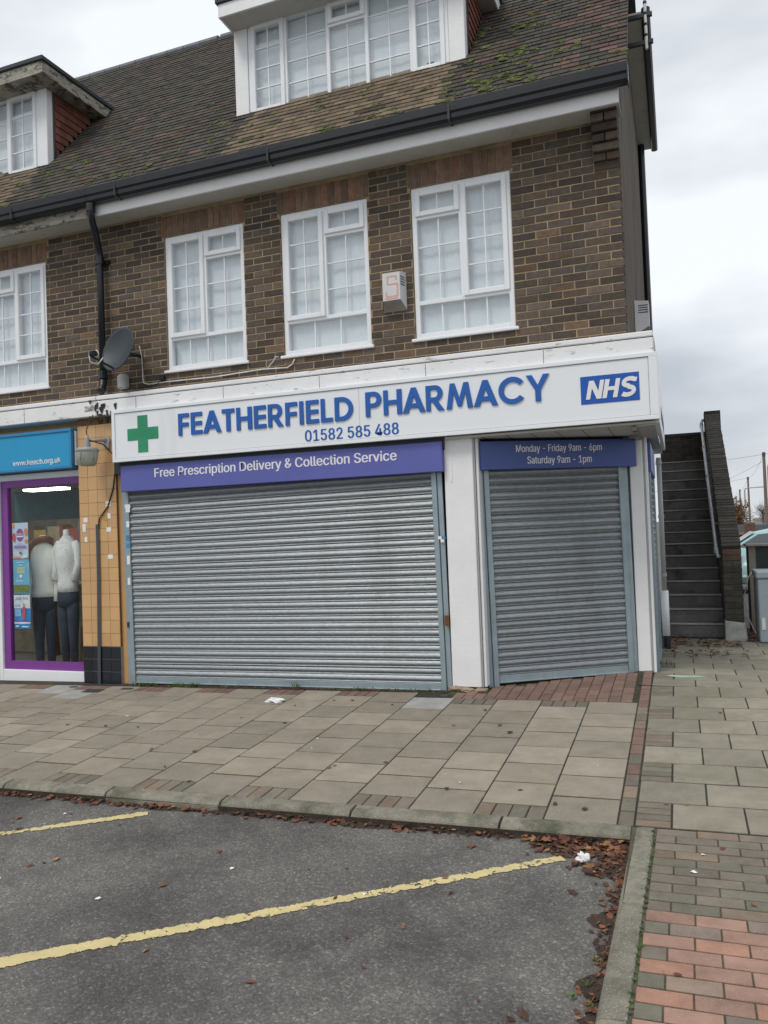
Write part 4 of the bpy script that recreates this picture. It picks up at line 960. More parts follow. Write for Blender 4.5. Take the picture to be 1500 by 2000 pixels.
PB = mat('poster_pale_blue', (.50, .62, .74), .6, var=.05); PP = mat('poster_purple', (.26, .05, .33), .6); PO = mat('poster_orange', (.68, .22, .08), .6); PRD = mat('poster_red', (.5, .06, .06), .6)
PSKY = mat('poster_sky', (.12, .42, .62), .6, var=.1); PFLD = mat('poster_field', (.16, .20, .03), .6, var=.6, scale=60); PBL = mat('poster_blue', (.02, .25, .58), .6); PW = mat('poster_white', (.66, .70, .74), .6)
PGR = mat('poster_lime', (.42, .45, .18), .6)
poster(-6.575, -6.33, 1.428, 1.868, 'pale blue poster reading DONATE in a purple oval, topmost of three', PB,
       [('o', .25, .73, .48, .84, PP), ('DONATE', .27, .71, .645, .71, PAPER), ('r', .27, .71, .60, .635, PAPER), ('o', .02, .22, .46, .72, PRD), ('o', .78, .98, .62, .84, PO), ('o', .0, .14, .85, 1.0, PO), ('o', .80, .98, .42, .55, PO), ('r', .3, .7, .405, .415, PBL), ('r', .13, .88, .34, .365, PP), ('r', .10, .92, .295, .32, PP), ('r', .3, .7, .24, .25, PP), ('r', .02, .5, .02, .07, PO), ('r', .72, .98, .03, .10, PW), ('o', .45, .62, .12, .2, PRINTK)])
poster(-6.575, -6.325, 1.00, 1.420, 'sky blue poster with a green field, middle one of three in the window', PSKY,
       [('r', .03, .97, .03, .24, PFLD), ('r', .27, .73, .60, .76, PW), ('r', .29, .71, .615, .745, PGR), ('r', .25, .72, .90, .925, PW), ('r', .36, .62, .82, .845, PW), ('r', .42, .56, .47, .55, PW), ('r', .18, .65, .36, .38, PW), ('r', .03, .97, .24, .26, mat('poster_hill', (.08, .2, .25), .6))])
poster(-6.575, -6.32, .575, .985, 'blue and white poster headed Join Me, lowest of three in the window', PBL,
       [('r', .0, 1., .60, 1.0, PW), ('Join Me', .08, .88, .845, .945, PBL), ('r', .0, 1, .21, .235, PP), ('r', .0, 1, .14, .195, PW), ('r', .06, .4, .66, .675, PBL), ('r', .06, .4, .70, .712, PBL), ('r', .06, .44, .36, .58, mat('poster_text_block', (.2, .42, .68), .6)), ('o', .5, .74, .45, .66, mat('poster_pink', (.45, .08, .14), .6)), ('r', .52, .70, .28, .50, mat('poster_pink', (.45, .08, .14), .6)), ('o', .56, .68, .65, .75, mat('poster_face', (.5, .3, .22), .6)), ('r', .1, .3, .05, .09, PW), ('r', .5, .9, .04, .07, PW)])
# blue sign next door
kb = empty('shop_sign'); tag(kb, 'cyan blue sign with a white web address over the charity shop', 'sign')
MB().box(-8.9, -5.45, -.19, .02, 2.475, 2.925).build('board', CYAN, kb)
for q_ in ((-8.9, -5.435, -.205, -.165, 2.895, 2.93), (-8.9, -5.435, -.205, -.165, 2.47, 2.505), (-5.47, -5.4352, -.2045, -.1655, 2.505, 2.895)): MB().box(*q_).build('frame', CYANF, kb, bevel=.004)
MB().box(-5.4345, -5.415, -.15, .02, 2.5, 2.90).build('light_return', PVC, kb)
obj('lettering', fit(text_mesh('www.keech.org.uk', .001, .016), -6.33, -5.60, 2.525, 2.605, -.194, PAPER), kb)
# tiled pilaster
pil = MB().box(-5.402, -4.872, -.128, .05, -.12, 3.03).build('tiled_pilaster', GROUT, CH)
cw = .1325; tmo = MB().box(-cw/2+.0016, cw/2-.0016, -.006, .01, -.0734, .0734).mesh('wall_tile', TILEO, bevel=.0015); tmb = MB().box(-cw/2+.002, cw/2-.002, -.006, .01, -.0685, .0685).mesh('wall_tile', TILEB, bevel=.0015)
MB().box(-5.4035, -4.8705, -.130, -.05, -.11, .397).build('plinth_grout', GROUTW, pil)
for i in range(4):
    for k in range(18):
        zc = .40+.15*k+.075
        if zc > 2.99: break
        o = obj('wall_tile', tmo, pil); o.location = (-5.402+cw*(i+.5), -.129+random.uniform(-.0008, .0008), zc); o.rotation_euler = (random.uniform(-.006, .006), 0, random.uniform(-.006, .006))
    for k in range(4):
        o = obj('wall_tile', tmb, pil); o.location = (-5.402+cw*(i+.5), -.131, .397-.142*(k+.5))
MB().box(-4.872, -4.795, -.10, .05, -.05, 3.03).build('pilaster_return', TANP, CH)
# ---------------------------------------------------------------- fittings on the front
lamp = empty('wall_lamp'); tag(lamp, 'weathered grey bulkhead lamp on a bracket at the top of the orange tiled pilaster', 'wall lamp')
lx, ly = -5.065, -.36
MB().lathe([(.0, 2.80), (.018, 2.80), (.022, 2.76), (.03, 2.72), (.036, 2.70), (.036, 2.66)], (lx, ly, 0), 16).build('neck', LAMPM, lamp, smooth=True)
MB().lathe([(.0, 2.668), (.06, 2.665), (.11, 2.655), (.125, 2.64), (.125, 2.615), (.118, 2.61)], (lx, ly, 0), 24).build('canopy', LAMPM, lamp, smooth=True)
MB().lathe([(.118, 2.612), (.115, 2.57), (.105, 2.52), (.092, 2.475), (.075, 2.455), (.0, 2.452)], (lx, ly, 0), 24).build('bowl', LAMPG, lamp, smooth=True)
MB().tube([(lx, ly, 2.735), (lx+.06, ly+.10, 2.75), (lx+.10, -.14, 2.755)], [.014, .018, .026], 10).build('arm', LAMPM, lamp, smooth=True)
MB().tube([(lx+.10, -.165, 2.755), (lx+.10, -.134, 2.755)], .045, 16).build('wall_plate', LAMPM, lamp)
MB().box(lx+.07, lx+.13, -.17, -.137, 2.66, 2.75).build('gland', LAMPM, lamp, bevel=.008)
cb = MB().tube([(lx-.02, -.23, 3.05), (lx-.05, -.26, 2.96), (lx-.035, -.33, 2.86), (lx, ly, 2.80)], .006, 6).tube([(lx+.02, ly, 2.745), (lx+.12, -.24, 2.70), (lx+.20, -.17, 2.58), (lx+.205, -.15, 2.42), (lx+.16, -.145, 2.2), (lx+.08, -.145, 2.0), (lx-.04, -.148, 1.87), (lx-.06, -.148, 1.76)], .0075, 8).build('lamp_cable', BLACKC, None, smooth=True)
tag(cb, 'black cable looping from the wall lamp down to the grey trunking', 'cable')
tk = MB().tube([(-5.138, -.152, 1.80), (-5.142, -.152, 1.2), (-5.155, -.153, .6), (-5.168, -.155, -.03)], .022, 4).build('cable_trunking', TRUNK, None); tag(tk, 'dark grey vertical cable trunking on the orange and black tiles', 'trunking')
# satellite dish
ds = empty('satellite_dish'); tag(ds, 'dark grey satellite dish mounted beside the black downpipe', 'satellite dish')
n_ = Vector((-.26, -.93, .24)).normalized(); up_ = Vector((0, 0, 1)); ax = up_.cross(n_).normalized(); ay = n_.cross(ax)
dc = Vector((-4.64, -.33, 3.735)); A3 = Matrix(((ax.x, ay.x, n_.x), (ax.y, ay.y, n_.y), (ax.z, ay.z, n_.z)))
def dish_pt(r_, k, n=36): a = 2*math.pi*k/n; return (.275*r_*math.cos(a), .255*r_*math.sin(a), .075*r_*r_-.075)
rs_ = [.02, .25, .5, .75, .92, 1.0]
vs = [A3 @ Vector(dish_pt(q, k))+dc for q in rs_ for k in range(36)]; vs += [A3 @ (Vector(dish_pt(q, k))+Vector((0, 0, -.012)))+dc for q in rs_ for k in range(36)]
fs = []; N6 = len(rs_)*36
for i in range(len(rs_)-1):
    for k in range(36): fs.append((i*36+k, i*36+(k+1) % 36, (i+1)*36+(k+1) % 36, (i+1)*36+k)); fs.append((N6+(i+1)*36+k, N6+(i+1)*36+(k+1) % 36, N6+i*36+(k+1) % 36, N6+i*36+k))
b5 = 5*36
for k in range(36): fs.append((b5+k, b5+(k+1) % 36, N6+b5+(k+1) % 36, N6+b5+k))
fs.append(tuple(range(35, -1, -1)))
MB().add(vs, fs).build('reflector', DISH, ds, smooth=True)
tip = dc+A3 @ Vector((-.02, -.20, .30)); low = dc+A3 @ Vector((0, -.235, .0))
MB().tube([low, tip], .013, 8).build('feed_arm', BLACKP, ds)
MB().tube([tip-n_*.02+ay*.02, tip-n_*.07+ay*.05], .032, 12).build('feed_horn', BLACKP, ds); MB().tube([tip-n_*.075+ay*.053, tip-n_*.085+ay*.059], .034, 12).build('feed_cap', PVC, ds)
MB().tube([dc-n_*.085, dc-n_*.16, Vector((dc.x+.07, -.06, dc.z-.03)), Vector((dc.x+.07, .0, dc.z-.03))], .022, 8).build('bracket', BLACKP, ds)
cw_ = MB().tube([tip, tip+Vector((.0, .01, -.07)), tip+Vector((.06, .06, -.10)), tip+Vector((.10, .1, -.02))], .006, 6).tube([(-4.52, -.10, 3.80), (-4.545, -.03, 3.70), (-4.548, -.016, 3.55), (-4.548, -.016, 3.43), (-4.535, -.016, 3.39), (-4.47, -.016, 3.372), (-4.2, -.016, 3.375), (-3.6, -.016, 3.365), (-3.0, -.016, 3.385), (-2.7, -.016, 3.37), (-2.64, -.016, 3.40), (-2.61, -.016, 3.45)], .0065, 6).tube([(-2.95, -.016, 3.375), (-2.86, -.018, 3.46), (-2.83, -.03, 3.50), (-2.79, -.03, 3.49)], .005, 6).build('white_cable', WHITEC, None, smooth=True)
tag(cw_, 'thin white cable clipped along the brickwork under the windows', 'cable')
ub = MB().box(-4.865, -4.735, -.085, -.006, 3.345, 3.515).build('junction_box', GREYP, None, bevel=.018, seg=3); tag(ub, 'small grey junction box on the bricks under the satellite dish', 'junction box')
bb = MB().box(-4.31, -4.245, -.05, -.006, 3.40, 3.455).build('black_box', BLACKP, None, bevel=.005); tag(bb, 'tiny black connector box under the leftmost pharmacy window sill', 'connector')
o = MB().tube([(-4.28, -.02, 3.40), (-4.36, -.018, 3.36), (-4.42, -.018, 3.345), (-4.7, -.018, 3.34)], .005, 6).build('black_cable', BLACKC, None); tag(o, 'short black cable running from the connector box to the junction box', 'cable')
# alarm bell boxes
def alarm(name, label, M, printed):
    a = empty(name); tag(a, label, 'alarm box', 'alarm boxes on the brickwork'); a.matrix_world = M
    # back plate plane y=0, front narrower; bottom slopes back
    w, h = .25, .375
    bk = [(-w/2, 0, 0), (w/2, 0, 0), (w/2, 0, h), (-w/2, 0, h)]; ft = [(-.092, -.105, .085), (.092, -.105, .085), (.092, -.105, h-.012), (-.092, -.105, h-.012)]
    MB().add(bk+ft, [(4, 5, 6, 7), (1, 2, 6, 5), (2, 3, 7, 6), (3, 0, 4, 7), (0, 3, 2, 1)]).build('casing', ALARM, a)
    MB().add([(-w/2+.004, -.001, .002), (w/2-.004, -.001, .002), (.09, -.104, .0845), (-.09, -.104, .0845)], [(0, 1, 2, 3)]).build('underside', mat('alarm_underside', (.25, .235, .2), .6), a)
    for sg in (-1, 1):
        for k in range(4):
            z_ = .235+.026*k; xa, xb = .098, .118
            MB().add([(sg*xa, -.099, z_), (sg*xb, -.026, z_-.004), (sg*xb, -.026, z_+.006), (sg*xa, -.099, z_+.010)], [(0, 1, 2, 3)] if sg > 0 else [(3, 2, 1, 0)]).build('vent_slot', GROOVE, a)
    if printed:
        def r4(x0, x1, z0, z1, m_): MB().box(x0, x1, -.1075, -.1055, z0, z1).build('print', m_, a)
        # outlined angular letter S: pale body with faded red edge
        for (x0, x1, z0, z1) in [(-.045, .045, .318, .330), (-.045, -.030, .245, .318), (-.030, .058, .240, .252), (.058, .073, .125, .252), (-.06, .058, .118, .131), (.045, .060, .285, .330), (-.06, -.046, .131, .17)]: r4(x0, x1, z0, z1, PINK)
        r4(-.07, .07, .098, .108, PINK)
    return a
alarm('alarm_box', 'white wedge-shaped alarm box with a faded red S between two windows', T(-1.466, -.004, 3.808), True)
alarm('alarm_box', 'plain white alarm box on the gable wall, seen from its side', T(XC+.004, 1.75, 3.66) @ Matrix.Rotation(R(90), 4, 'Z') @ Matrix.Diagonal((1.1, 1.4, 1., 1)), False)
# stickers
rk = random.Random(4); STK = [PAPER, PAPER, mat('sticker_blue', (.05, .22, .45), .6), mat('sticker_amber', (.45, .26, .03), .6)]
for i, (sx, sz, sw, sh_, k) in enumerate([(-5.345, 1.83, .06, .05, 0), (-5.36, 1.72, .045, .09, 0), (-5.335, 1.60, .04, .06, 0), (-5.02, 2.03, .075, .03, 0), (-5.02, 2.0, .075, .022, 0), (-5.06, 1.84, .055, .05, 3), (-5.0, 1.86, .045, .06, 1), (-5.02, 1.71, .065, .05, 0), (-5.01, 1.40, .07, .05, 0)]):
    o = MB().box(sx, sx+sw, -.1385, -.1358, sz, sz+sh_).build('sticker', STK[k], None); o.rotation_euler = (0, 0, 0); tag(o, ['topmost of three torn white stickers left of the trunking on the orange tiles', 'tall torn white sticker left of the trunking on the orange tiles', 'lowest of three torn white stickers left of the trunking on the orange tiles', 'upper strip of the double white sticker high on the orange tiles', 'lower strip of the double white sticker high on the orange tiles', 'amber sticker right of the trunking on the orange tiles', 'white sticker beside the amber one on the orange tiles', 'white sticker just below the amber one on the orange tiles', 'lowest white sticker right of the trunking on the orange tiles'][i], 'sticker', 'stickers on the orange pilaster')
for i, (sx, sz, sw, sh_, k) in enumerate([(-4.76, 1.97, .075, .04, 0), (-4.75, 1.92, .06, .05, 0), (-4.745, 1.75, .04, .07, 0), (-4.755, 1.60, .045, .06, 2), (-4.755, 1.52, .045, .05, 2), (-4.75, 1.33, .04, .10, 1), (-4.748, 1.10, .035, .08, 0)]):
    o = MB().box(sx, sx+sw, -.1335, -.1308, sz, sz+sh_).build('sticker', STK[k], None); tag(o, ['topmost white sticker on the left rail of the wide shutter', 'second white sticker down on the left shutter rail', 'narrow white sticker above the blue ones on the left shutter rail', 'upper of two blue stickers on the left shutter rail', 'lower of two blue stickers on the left shutter rail', 'tall white sticker below the blue ones on the left shutter rail', 'lowest white sticker on the left shutter rail'][i], 'sticker', 'stickers on the shutter rail')
for (sx, sz, k) in [(-1.075, 1.50, 0), (-1.035, 1.50, 2), (-1.05, 1.47, 0)]:
    o = MB().box(sx, sx+.035, -.1335, -.1308, sz, sz+.03).build('sticker', STK[k], None); tag(o, 'small torn sticker on the right rail of the wide shutter', 'sticker', 'stickers on the right shutter rail')
# waste pipe by the side shutter
wpz = MB().tube([(.915, 2.6, 2.36), (.915, 2.6, .75)], .03, 10).build('waste_pipe', GREYP, None, smooth=True); tag(wpz, 'pale grey waste pipe standing beside the gable shutter and stairs', 'pipe')
MB().tube([(.915, 2.6, .76), (.915, 2.6, .22)], .044, 12).build('pipe_sleeve', PVC, wpz, smooth=True); MB().tube([(.915, 2.6, .22), (.915, 2.6, .05)], .046, 12).build('pipe_foot', BLACKP, wpz)
for z_ in (2.3, 1.65, .95): MB().tube([(.915, 2.6, z_-.02), (.915, 2.6, z_+.02)], .037, 10).build('pipe_collar', GREYP, wpz)
# ---------------------------------------------------------------- outside staircase
ST = empty('staircase'); tag(ST, 'steep dark concrete outside staircase rising beside the gable with a brick parapet', 'staircase')
sx0, sx1, sy0, sh_, sg_ = .86, 1.612, 3.71, .17, .2386
for i in range(15):
    z1 = .061+sh_*(i+1); y0 = sy0+sg_*i
    st = MB().box(sx0, sx1, y0+.012, y0+sg_+.03, z1-sh_-.02, z1-.022).build('step', STAIRM, ST, bevel=.008)
    MB().box(sx0, sx1, y0, y0+sg_+.02, z1-.022+.0005, z1).build('tread', STAIRM, st, bevel=.007)
    MB().box(sx0+.002, sx1-.002, y0-.0025, y0+.02, z1-.016, z1+.0012).build('nosing', STAIRE, st)
MB().box(sx0, sx1, sy0+.3, 7.35, -.1, .05).build('footing', STAIRM, ST)
MB().box(sx0, 1.62, sy0+15*sg_-.02, 8.6, 2.4, 2.612).build('landing', STAIRM, ST)
# parapet with raking brick-on-edge top
px0, px1, py0 = 1.614, 1.834, 3.45
zt0, zt1, yt0, yt1 = 1.25, 3.45, 3.48, 7.32
pw = MB()
pr = [(py0+.004, .06), (yt1, .06), (yt1, zt1-.075), (yt0+.02, zt0-.075), (py0+.004, zt0-.075)]
vs = [(a, b, c) for a in (px0+.006, px1-.006) for (b, c) in pr]; n = len(pr)
par = MB().add(vs, [tuple(range(n-1, -1, -1)), tuple(range(n, 2*n))]+[(k, (k+1) % n, n+(k+1) % n, n+k) for k in range(n)]).build('parapet', mat('old_mortar', (.05, .047, .04), .95, var=.3, scale=12), ST)
rq = random.Random(14)
# front end of the pier: brick courses
zc = .30; k = 0
while zc < zt0-.06:
    w = px1-px0
    m_ = OLDBRR if zc > zt0-.20 else OLDBR
    if k % 2 == 0 or zc > zt0-.22: MB().box(px0, px1, py0, py0+.1, zc, zc+.066).build('brick', m_, par, bevel=.005)
    else:
        MB().box(px0, px0+w/2-.005, py0, py0+.1, zc, zc+.066).build('brick', m_, par, bevel=.005); MB().box(px0+w/2+.005, px1, py0, py0+.1, zc, zc+.066).build('brick', m_, par, bevel=.005)
    zc += .076; k += 1
MB().add([(px0-.01, py0-.03, .05), (px1+.03, py0-.03, .05), (px1+.03, py0+.2, .05), (px0-.01, py0+.2, .05), (px0-.004, py0-.008, .30), (px1+.012, py0-.008, .27), (px1+.01, py0+.2, .27), (px0-.004, py0+.2, .30)], [(4, 5, 6, 7), (0, 1, 5, 4), (1, 2, 6, 5), (2, 3, 7, 6), (3, 0, 4, 7)]).build('cement_base', mat('pale_cement', (.42, .42, .39), .9, var=.3, scale=7, bump=.4), par, bevel=.01)
# raking coping
L_ = math.hypot(yt1-yt0, zt1-zt0); ra = math.atan2(zt1-zt0, yt1-yt0); n = int(L_/.0765)
cm = MB().box(px0-.004, px1+.004, .004, .070, -.10, .0).mesh('coping_brick', OLDBR, bevel=.006)
for k in range(n):
    o = obj('coping_brick', cm, par); o.matrix_local = T(rq.uniform(-.004, .004), yt0, zt0) @ Matrix.Rotation(ra, 4, 'X') @ T(0, k*L_/n, rq.uniform(-.006, .003))
MB().box(px0-.01, px1+.03, yt1-.06, yt1+.25, 2.3, zt1+.02).build('end_pier', OLDBR, par, bevel=.006)
# inner face courses
ic = MB(); z_ = .08
while z_ < zt1-.1:
    ya = py0+.1 if z_ < zt0-.08 else yt0+(z_-zt0+.16)/(zt1-zt0)*(yt1-yt0)+.05
    y_ = ya
    while y_ < yt1-.05:
        ye = min(y_+.215, yt1); ic.box(px0-.0, px0+.01, y_, ye, z_, z_+.065, rq.random()); ic.box(px1-.01, px1, y_, ye, z_, z_+.065, rq.random()); y_ = ye+.01
    z_ += .075
o = ic.build('side_brickwork', OLDBR, par); o['kind'] = 'stuff'
# landing wall
lw = MB().box(sx0, px0-.012, yt1+.104, yt1+.2, 2.4, 3.07).build('landing_wall', mat('old_mortar_pale', (.17, .165, .14), .95, var=.4, scale=9), ST)
for r_ in range(9):
    xa = sx0+(.1125 if r_ % 2 else 0)-.1125
    while xa < px0-.02:
        a, b = max(xa, sx0), min(xa+.215, px0-.014)
        if b-a > .03: MB().box(a, b, yt1+.094, yt1+.16, 2.42+.075*r_, 2.485+.075*r_).build('brick', OLDBR, lw)
        xa += .225
MB().box(sx0, px0-.014, yt1+.07, yt1+.22, 3.08, 3.13).build('wall_coping', mat('engineering_coping', (.035, .028, .04), .6), lw)
# handrail
hr = MB(); off = -.13
hy = lambda t: yt0+(yt1-yt0)*t; hz = lambda t: zt0+(zt1-zt0)*t+off
hr.tube([(1.60, hy(.02), hz(.0)-.02), (1.565, hy(.0), hz(.0)-.015), (1.55, hy(.03), hz(.03)), (1.55, hy(.5), hz(.5)), (1.55, hy(.97), hz(.97)), (1.57, hy(1.0), hz(1.)), (1.605, hy(1.0), hz(1.))], .024, 10)
hb = hr.build('handrail', GALVP, ST, smooth=True)
for t in (.03, .27, .5, .74, .95): MB().tube([(1.55, hy(t), hz(t)-.035), (1.55, hy(t)+.02, hz(t)+.035)], .031, 10).build('rail_fitting', GALVP, hb)
for t in (.2, .45, .7): MB().tube([(1.55, hy(t), hz(t)), (1.615, hy(t), hz(t)-.04)], .009, 6).build('rail_bracket', GALVP, hb)
# ---------------------------------------------------------------- yard beyond: cabinets, cars, poles, hedge
cbn = empty('metal_cabinet'); tag(cbn, 'pale blue-grey metal cabinet standing beyond the staircase pier', 'cabinet')
MB().box(1.985, 2.6, 3.22, 3.8, .06, .84).build('body', CABIN, cbn, bevel=.012); MB().box(1.97, 2.62, 3.20, 3.82, .845, .93).build('lid', CABIN, cbn, bevel=.012)
MB().box(2.01, 2.05, 3.205, 3.222, .22, .36).build('label_plate', PAPER, cbn); MB().box(2.0, 2.58, 3.24, 3.78, .02, .06).build('base', RUBBER, cbn)
dcb = empty('dark_cupboard'); tag(dcb, 'discarded dark cupboard with pale wooden sides behind the metal cabinet', 'cupboard')
MB().box(2.0, 2.085, 4.55, 5.0, .02, 1.2).build('side_panel', PALEW, dcb); MB().box(2.086, 2.8, 4.56, 5.0, .02, 1.19).build('front_panel', DARKW, dcb); MB().box(1.97, 2.85, 4.50, 5.02, 1.2, 1.225).build('top_board', PALEW, dcb); MB().box(2.8, 2.88, 4.55, 5.0, .02, 1.2).build('side_panel', PALEW, dcb)
wr = MB().tube([(1.99, 3.9, .90), (1.93, 3.85, .82), (1.86, 3.8, .55), (1.90, 3.7, .3), (1.97, 3.6, .12)], .006, 6).build('loose_wire', WHITEC, None); tag(wr, 'loose pale wire trailing between the pier and the metal cabinet', 'wire')
def car(name, label, x, y, z, body, rot=0., s=1.):
    c = empty(name, (x, y, z)); c.rotation_euler = (0, 0, rot); c.scale = (s, s, s); tag(c, label, 'car')
    # side profile, front towards -x
    prof = [(-1.95, .30), (-1.98, .55), (-1.90, .68), (-1.2, .84), (-.95, .90), (-.25, 1.36), (.1, 1.43), (.9, 1.42), (1.45, 1.30), (1.80, .95), (1.92, .85), (1.95, .45), (1.9, .28)]
    rings = []
    for (yy, k) in ((-.84, .0), (-.80, 1.), (-.62, 1.), (.62, 1.), (.80, 1.), (.84, .0)):
        pass
    def width(z_): return .84 if z_ < .9 else .84-.24*(z_-.9)/.53
    vs = []; n = len(prof)
    for sg in (-1, 1):
        for (px, pz) in prof: vs.append((px, sg*width(pz), pz))
    fs = [tuple(range(n)), tuple(range(2*n-1, n-1, -1))]+[(k, n+k, n+(k+1) % n, (k+1) % n) for k in range(n)]
    b = MB().add(vs, fs).build('body', body, c, bevel=.035, seg=2, smooth=True)
    for sg in (-1, 1):
        w = lambda z_: sg*(width(z_)+.006)
        for q in ([(-.86, .93), (-.22, 1.33), (.28, 1.37), (.28, .93)], [(.36, .93), (.36, 1.37), (.9, 1.36), (1.35, 1.24), (1.45, .95)]):
            MB().add([(a, w(z_), z_) for a, z_ in q], [(0, 1, 2, 3) if len(q) == 4 else (0, 1, 2, 3, 4)]).build('side_window', CARG, c)
        MB().box(-.80, -.62, sg*.84-.02 if sg > 0 else -.98, .98 if sg > 0 else -.84+.02, .92, 1.03).build('mirror', body, c, bevel=.03, seg=2)
        for wx in (-1.25, 1.2):
            wh = MB().tube([(wx, sg*.70, .31), (wx, sg*.852, .31)], .31, 20).build('wheel', RUBBER, c); MB().tube([(wx, sg*.85, .31), (wx, sg*.862, .31)], .2, 14).build('rim', GALVP, wh)
        MB().box(-1.0, .95, min(sg*.845, sg*.86), max(sg*.845, sg*.86), .42, .47).build('side_trim', CARW, c)
    MB().add([(-.90, -.72, .945), (-.90, .72, .945), (-.27, .60, 1.365), (-.27, -.60, 1.365)], [(0, 1, 2, 3)]).build('windscreen', CARG, c).location = (-.012, 0, .02)
    MB().add([(1.76, -.70, 1.02), (1.76, .70, 1.02), (1.49, .62, 1.29), (1.49, -.62, 1.29)], [(3, 2, 1, 0)]).build('rear_window', CARG, c).location = (.018, 0, .012)
    for sg in (-1, 1): MB().box(-1.985, -1.90, sg*.62-.12, sg*.62+.12, .58, .68).build('headlight', PAPER, c, bevel=.02); MB().box(1.88, 1.955, sg*.66-.09, sg*.66+.09, .72, .88).build('tail_light', PRD, c, bevel=.02)
    return c
car('parked_car', 'pale teal hatchback parked beyond the stairs, only its cabin side in view', 2.92, 11.9, -.10, CARTEAL)
car('parked_car', 'white car parked behind the pale teal hatchback', 3.75, 15.2, -.05, CARW)
car('parked_car', 'small white car far off on the road by the hedge', 12.05, 140, .45, CARW, R(-88), .85)
yw = empty('low_brick_wall'); tag(yw, 'low red-brown brick wall with a pier across the yard', 'wall')
MB().box(2.4, 5.6, 27, 27.2, -.12, .92).build('wall', OLDBRR, yw); MB().box(2.4, 5.6, 26.95, 27.25, .92, 1.0).build('coping', mat('wall_coping_tan', (.27, .17, .10), .9), yw); MB().box(3.55, 3.95, 26.9, 27.3, -.12, 1.38).build('pier', OLDBRR, yw, bevel=.02)
MB().box(4.55, 4.85, 26.9, 27.3, -.12, 1.2).build('concrete_post', mat('post_concrete', (.4, .4, .36), .9), yw)
hd = MB().box(3.1, 7, 40, 40.6, -.12, 1.2).build('dark_fence', mat('blue_grey_fence', (.09, .11, .13), .8, var=.2), None, bevel=.02); tag(hd, 'dark blue-grey fence beyond the low brick wall', 'fence')
def pole(label, x, y, z1, r_, m, tops=True):
    p = MB().tube([(x, y, -.2), (x, y, z1)], [r_, r_*.72], 10).build('utility_pole', m, None); tag(p, label, 'pole', 'wooden utility poles along the road')
    if tops: MB().tube([(x, y, z1-.35), (x, y, z1+.02)], r_*.85, 10).build('pole_cap', mat('pole_cap', (.08, .07, .065), .8), p)
    return p
pole('nearest and tallest timber utility pole, at the right edge of the picture', 8.48, 70, 7.35, .17, TIMBER)
pole('second timber utility pole along the road, beside a curved street lamp', 10.2, 110, 7.1, .16, TIMBER)
pole('third, smaller timber utility pole, above the brown hedge', 11.85, 150, 6.75, .17, TIMBER)
pole('farthest and smallest timber utility pole, over the brown hedge', 14.4, 200, 6.9, .18, TIMBER, False)
def slamp(label, x, y, z1, arm):
    p = MB().tube([(x, y, -.2), (x, y, z1-.3), (x+.06*arm, y, z1-.08), (x+.3*arm, y, z1), (x+1.5*arm, y, z1+.03)], [.11, .075, .07, .06, .05], 8).build('street_lamp', LAMPPOST, None); tag(p, label, 'street lamp', 'street lamps along the road')
    MB().box(min(x+1.4*arm, x+2.1*arm), max(x+1.4*arm, x+2.1*arm), y-.12, y+.12, z1-.02, z1+.1).build('lantern', LAMPPOST, p, bevel=.03)
slamp('street lamp at the right picture edge beside the nearest utility pole', 7.78, 60, 5.75, 1); slamp('slender street lamp between the two wooden poles', 8.62, 95, 5.1, 1); slamp('farthest tiny street lamp near the bare trees', 20.2, 190, 5.5, 1)
wires = MB()
P1, P2, P3, P4 = Vector((8.48, 70, 7.2)), Vector((10.2, 110, 7.0)), Vector((11.85, 150, 6.6)), Vector((14.4, 200, 6.8))
def wire(a, b, sag=.5): wires.tube([a+(b-a)*(i/12)-Vector((0, 0, sag*4*(i/12)*(1-i/12))) for i in range(13)], .012, 4)
wire(P1, P2); wire(P2, P3); wire(P3, P4); wire(P1, Vector((-4, 55, 6.2)), .4); wire(P2, Vector((-6, 95, 5.2)), .4); wire(P1+Vector((0, 0, -.6)), Vector((2, 120, 5.)), .3); wire(P1, Vector((22, 40, 7.5)), .3)
o = wires.build('overhead_wires', BLACKC, None); tag(o, 'thin overhead wires strung between the utility poles', 'wire')
# hedge and bare trees
def twiggy(name, label, x, y, h, w, m, n, seed, cat='tree'):
    rr_ = random.Random(seed); t = empty(name, (x, y, -.1)); tag(t, label, cat); mb = MB()
    MB().tube([(0, 0, 0), (.05, 0, h*.3), (0, .05, h*.55)], [h*.03, h*.022, h*.012], 7).build('trunk', TWIG, t)
    for i in range(n):
        a = rr_.uniform(0, 6.28); e = rr_.uniform(.15, 1.4); st = Vector((0, 0, h*rr_.uniform(.1, .55))); d = Vector((math.cos(a)*math.cos(e)*w, math.sin(a)*math.cos(e)*w, math.sin(e)*h*.55)); L0 = rr_.uniform(.4, 1.)
        p1 = st+d*L0*.5+Vector((rr_.uniform(-.1, .1)*w, 0, 0)); p2 = st+d*L0
        mb.tube([st, p1, p2], [h*.006, h*.004, h*.0015], 4, False, rr_.random())
        for k in range(4):
            q = p1+(p2-p1)*rr_.random(); mb.tube([q, q+Vector((rr_.uniform(-.22, .22)*w, rr_.uniform(-.2, .2)*w, rr_.uniform(-.02, .2)*h))], [h*.0025, h*.001], 3, False, rr_.random())
        if m is TWIGO:
            for k in range(12):
                q = st+d*L0*rr_.uniform(.3, 1.05)+Vector((rr_.uniform(-.2, .2)*w, rr_.uniform(-.2, .2)*w, rr_.uniform(-.05, .05)*h)); sz = .05*h*rr_.uniform(.5, 1.2)
                mb.add([q+Vector((rr_.uniform(-sz, sz), rr_.uniform(-sz, sz), rr_.uniform(-sz, sz))) for _ in range(3)], [(0, 1, 2)], rr_.random())
    mb.build('crown', m, t); return t
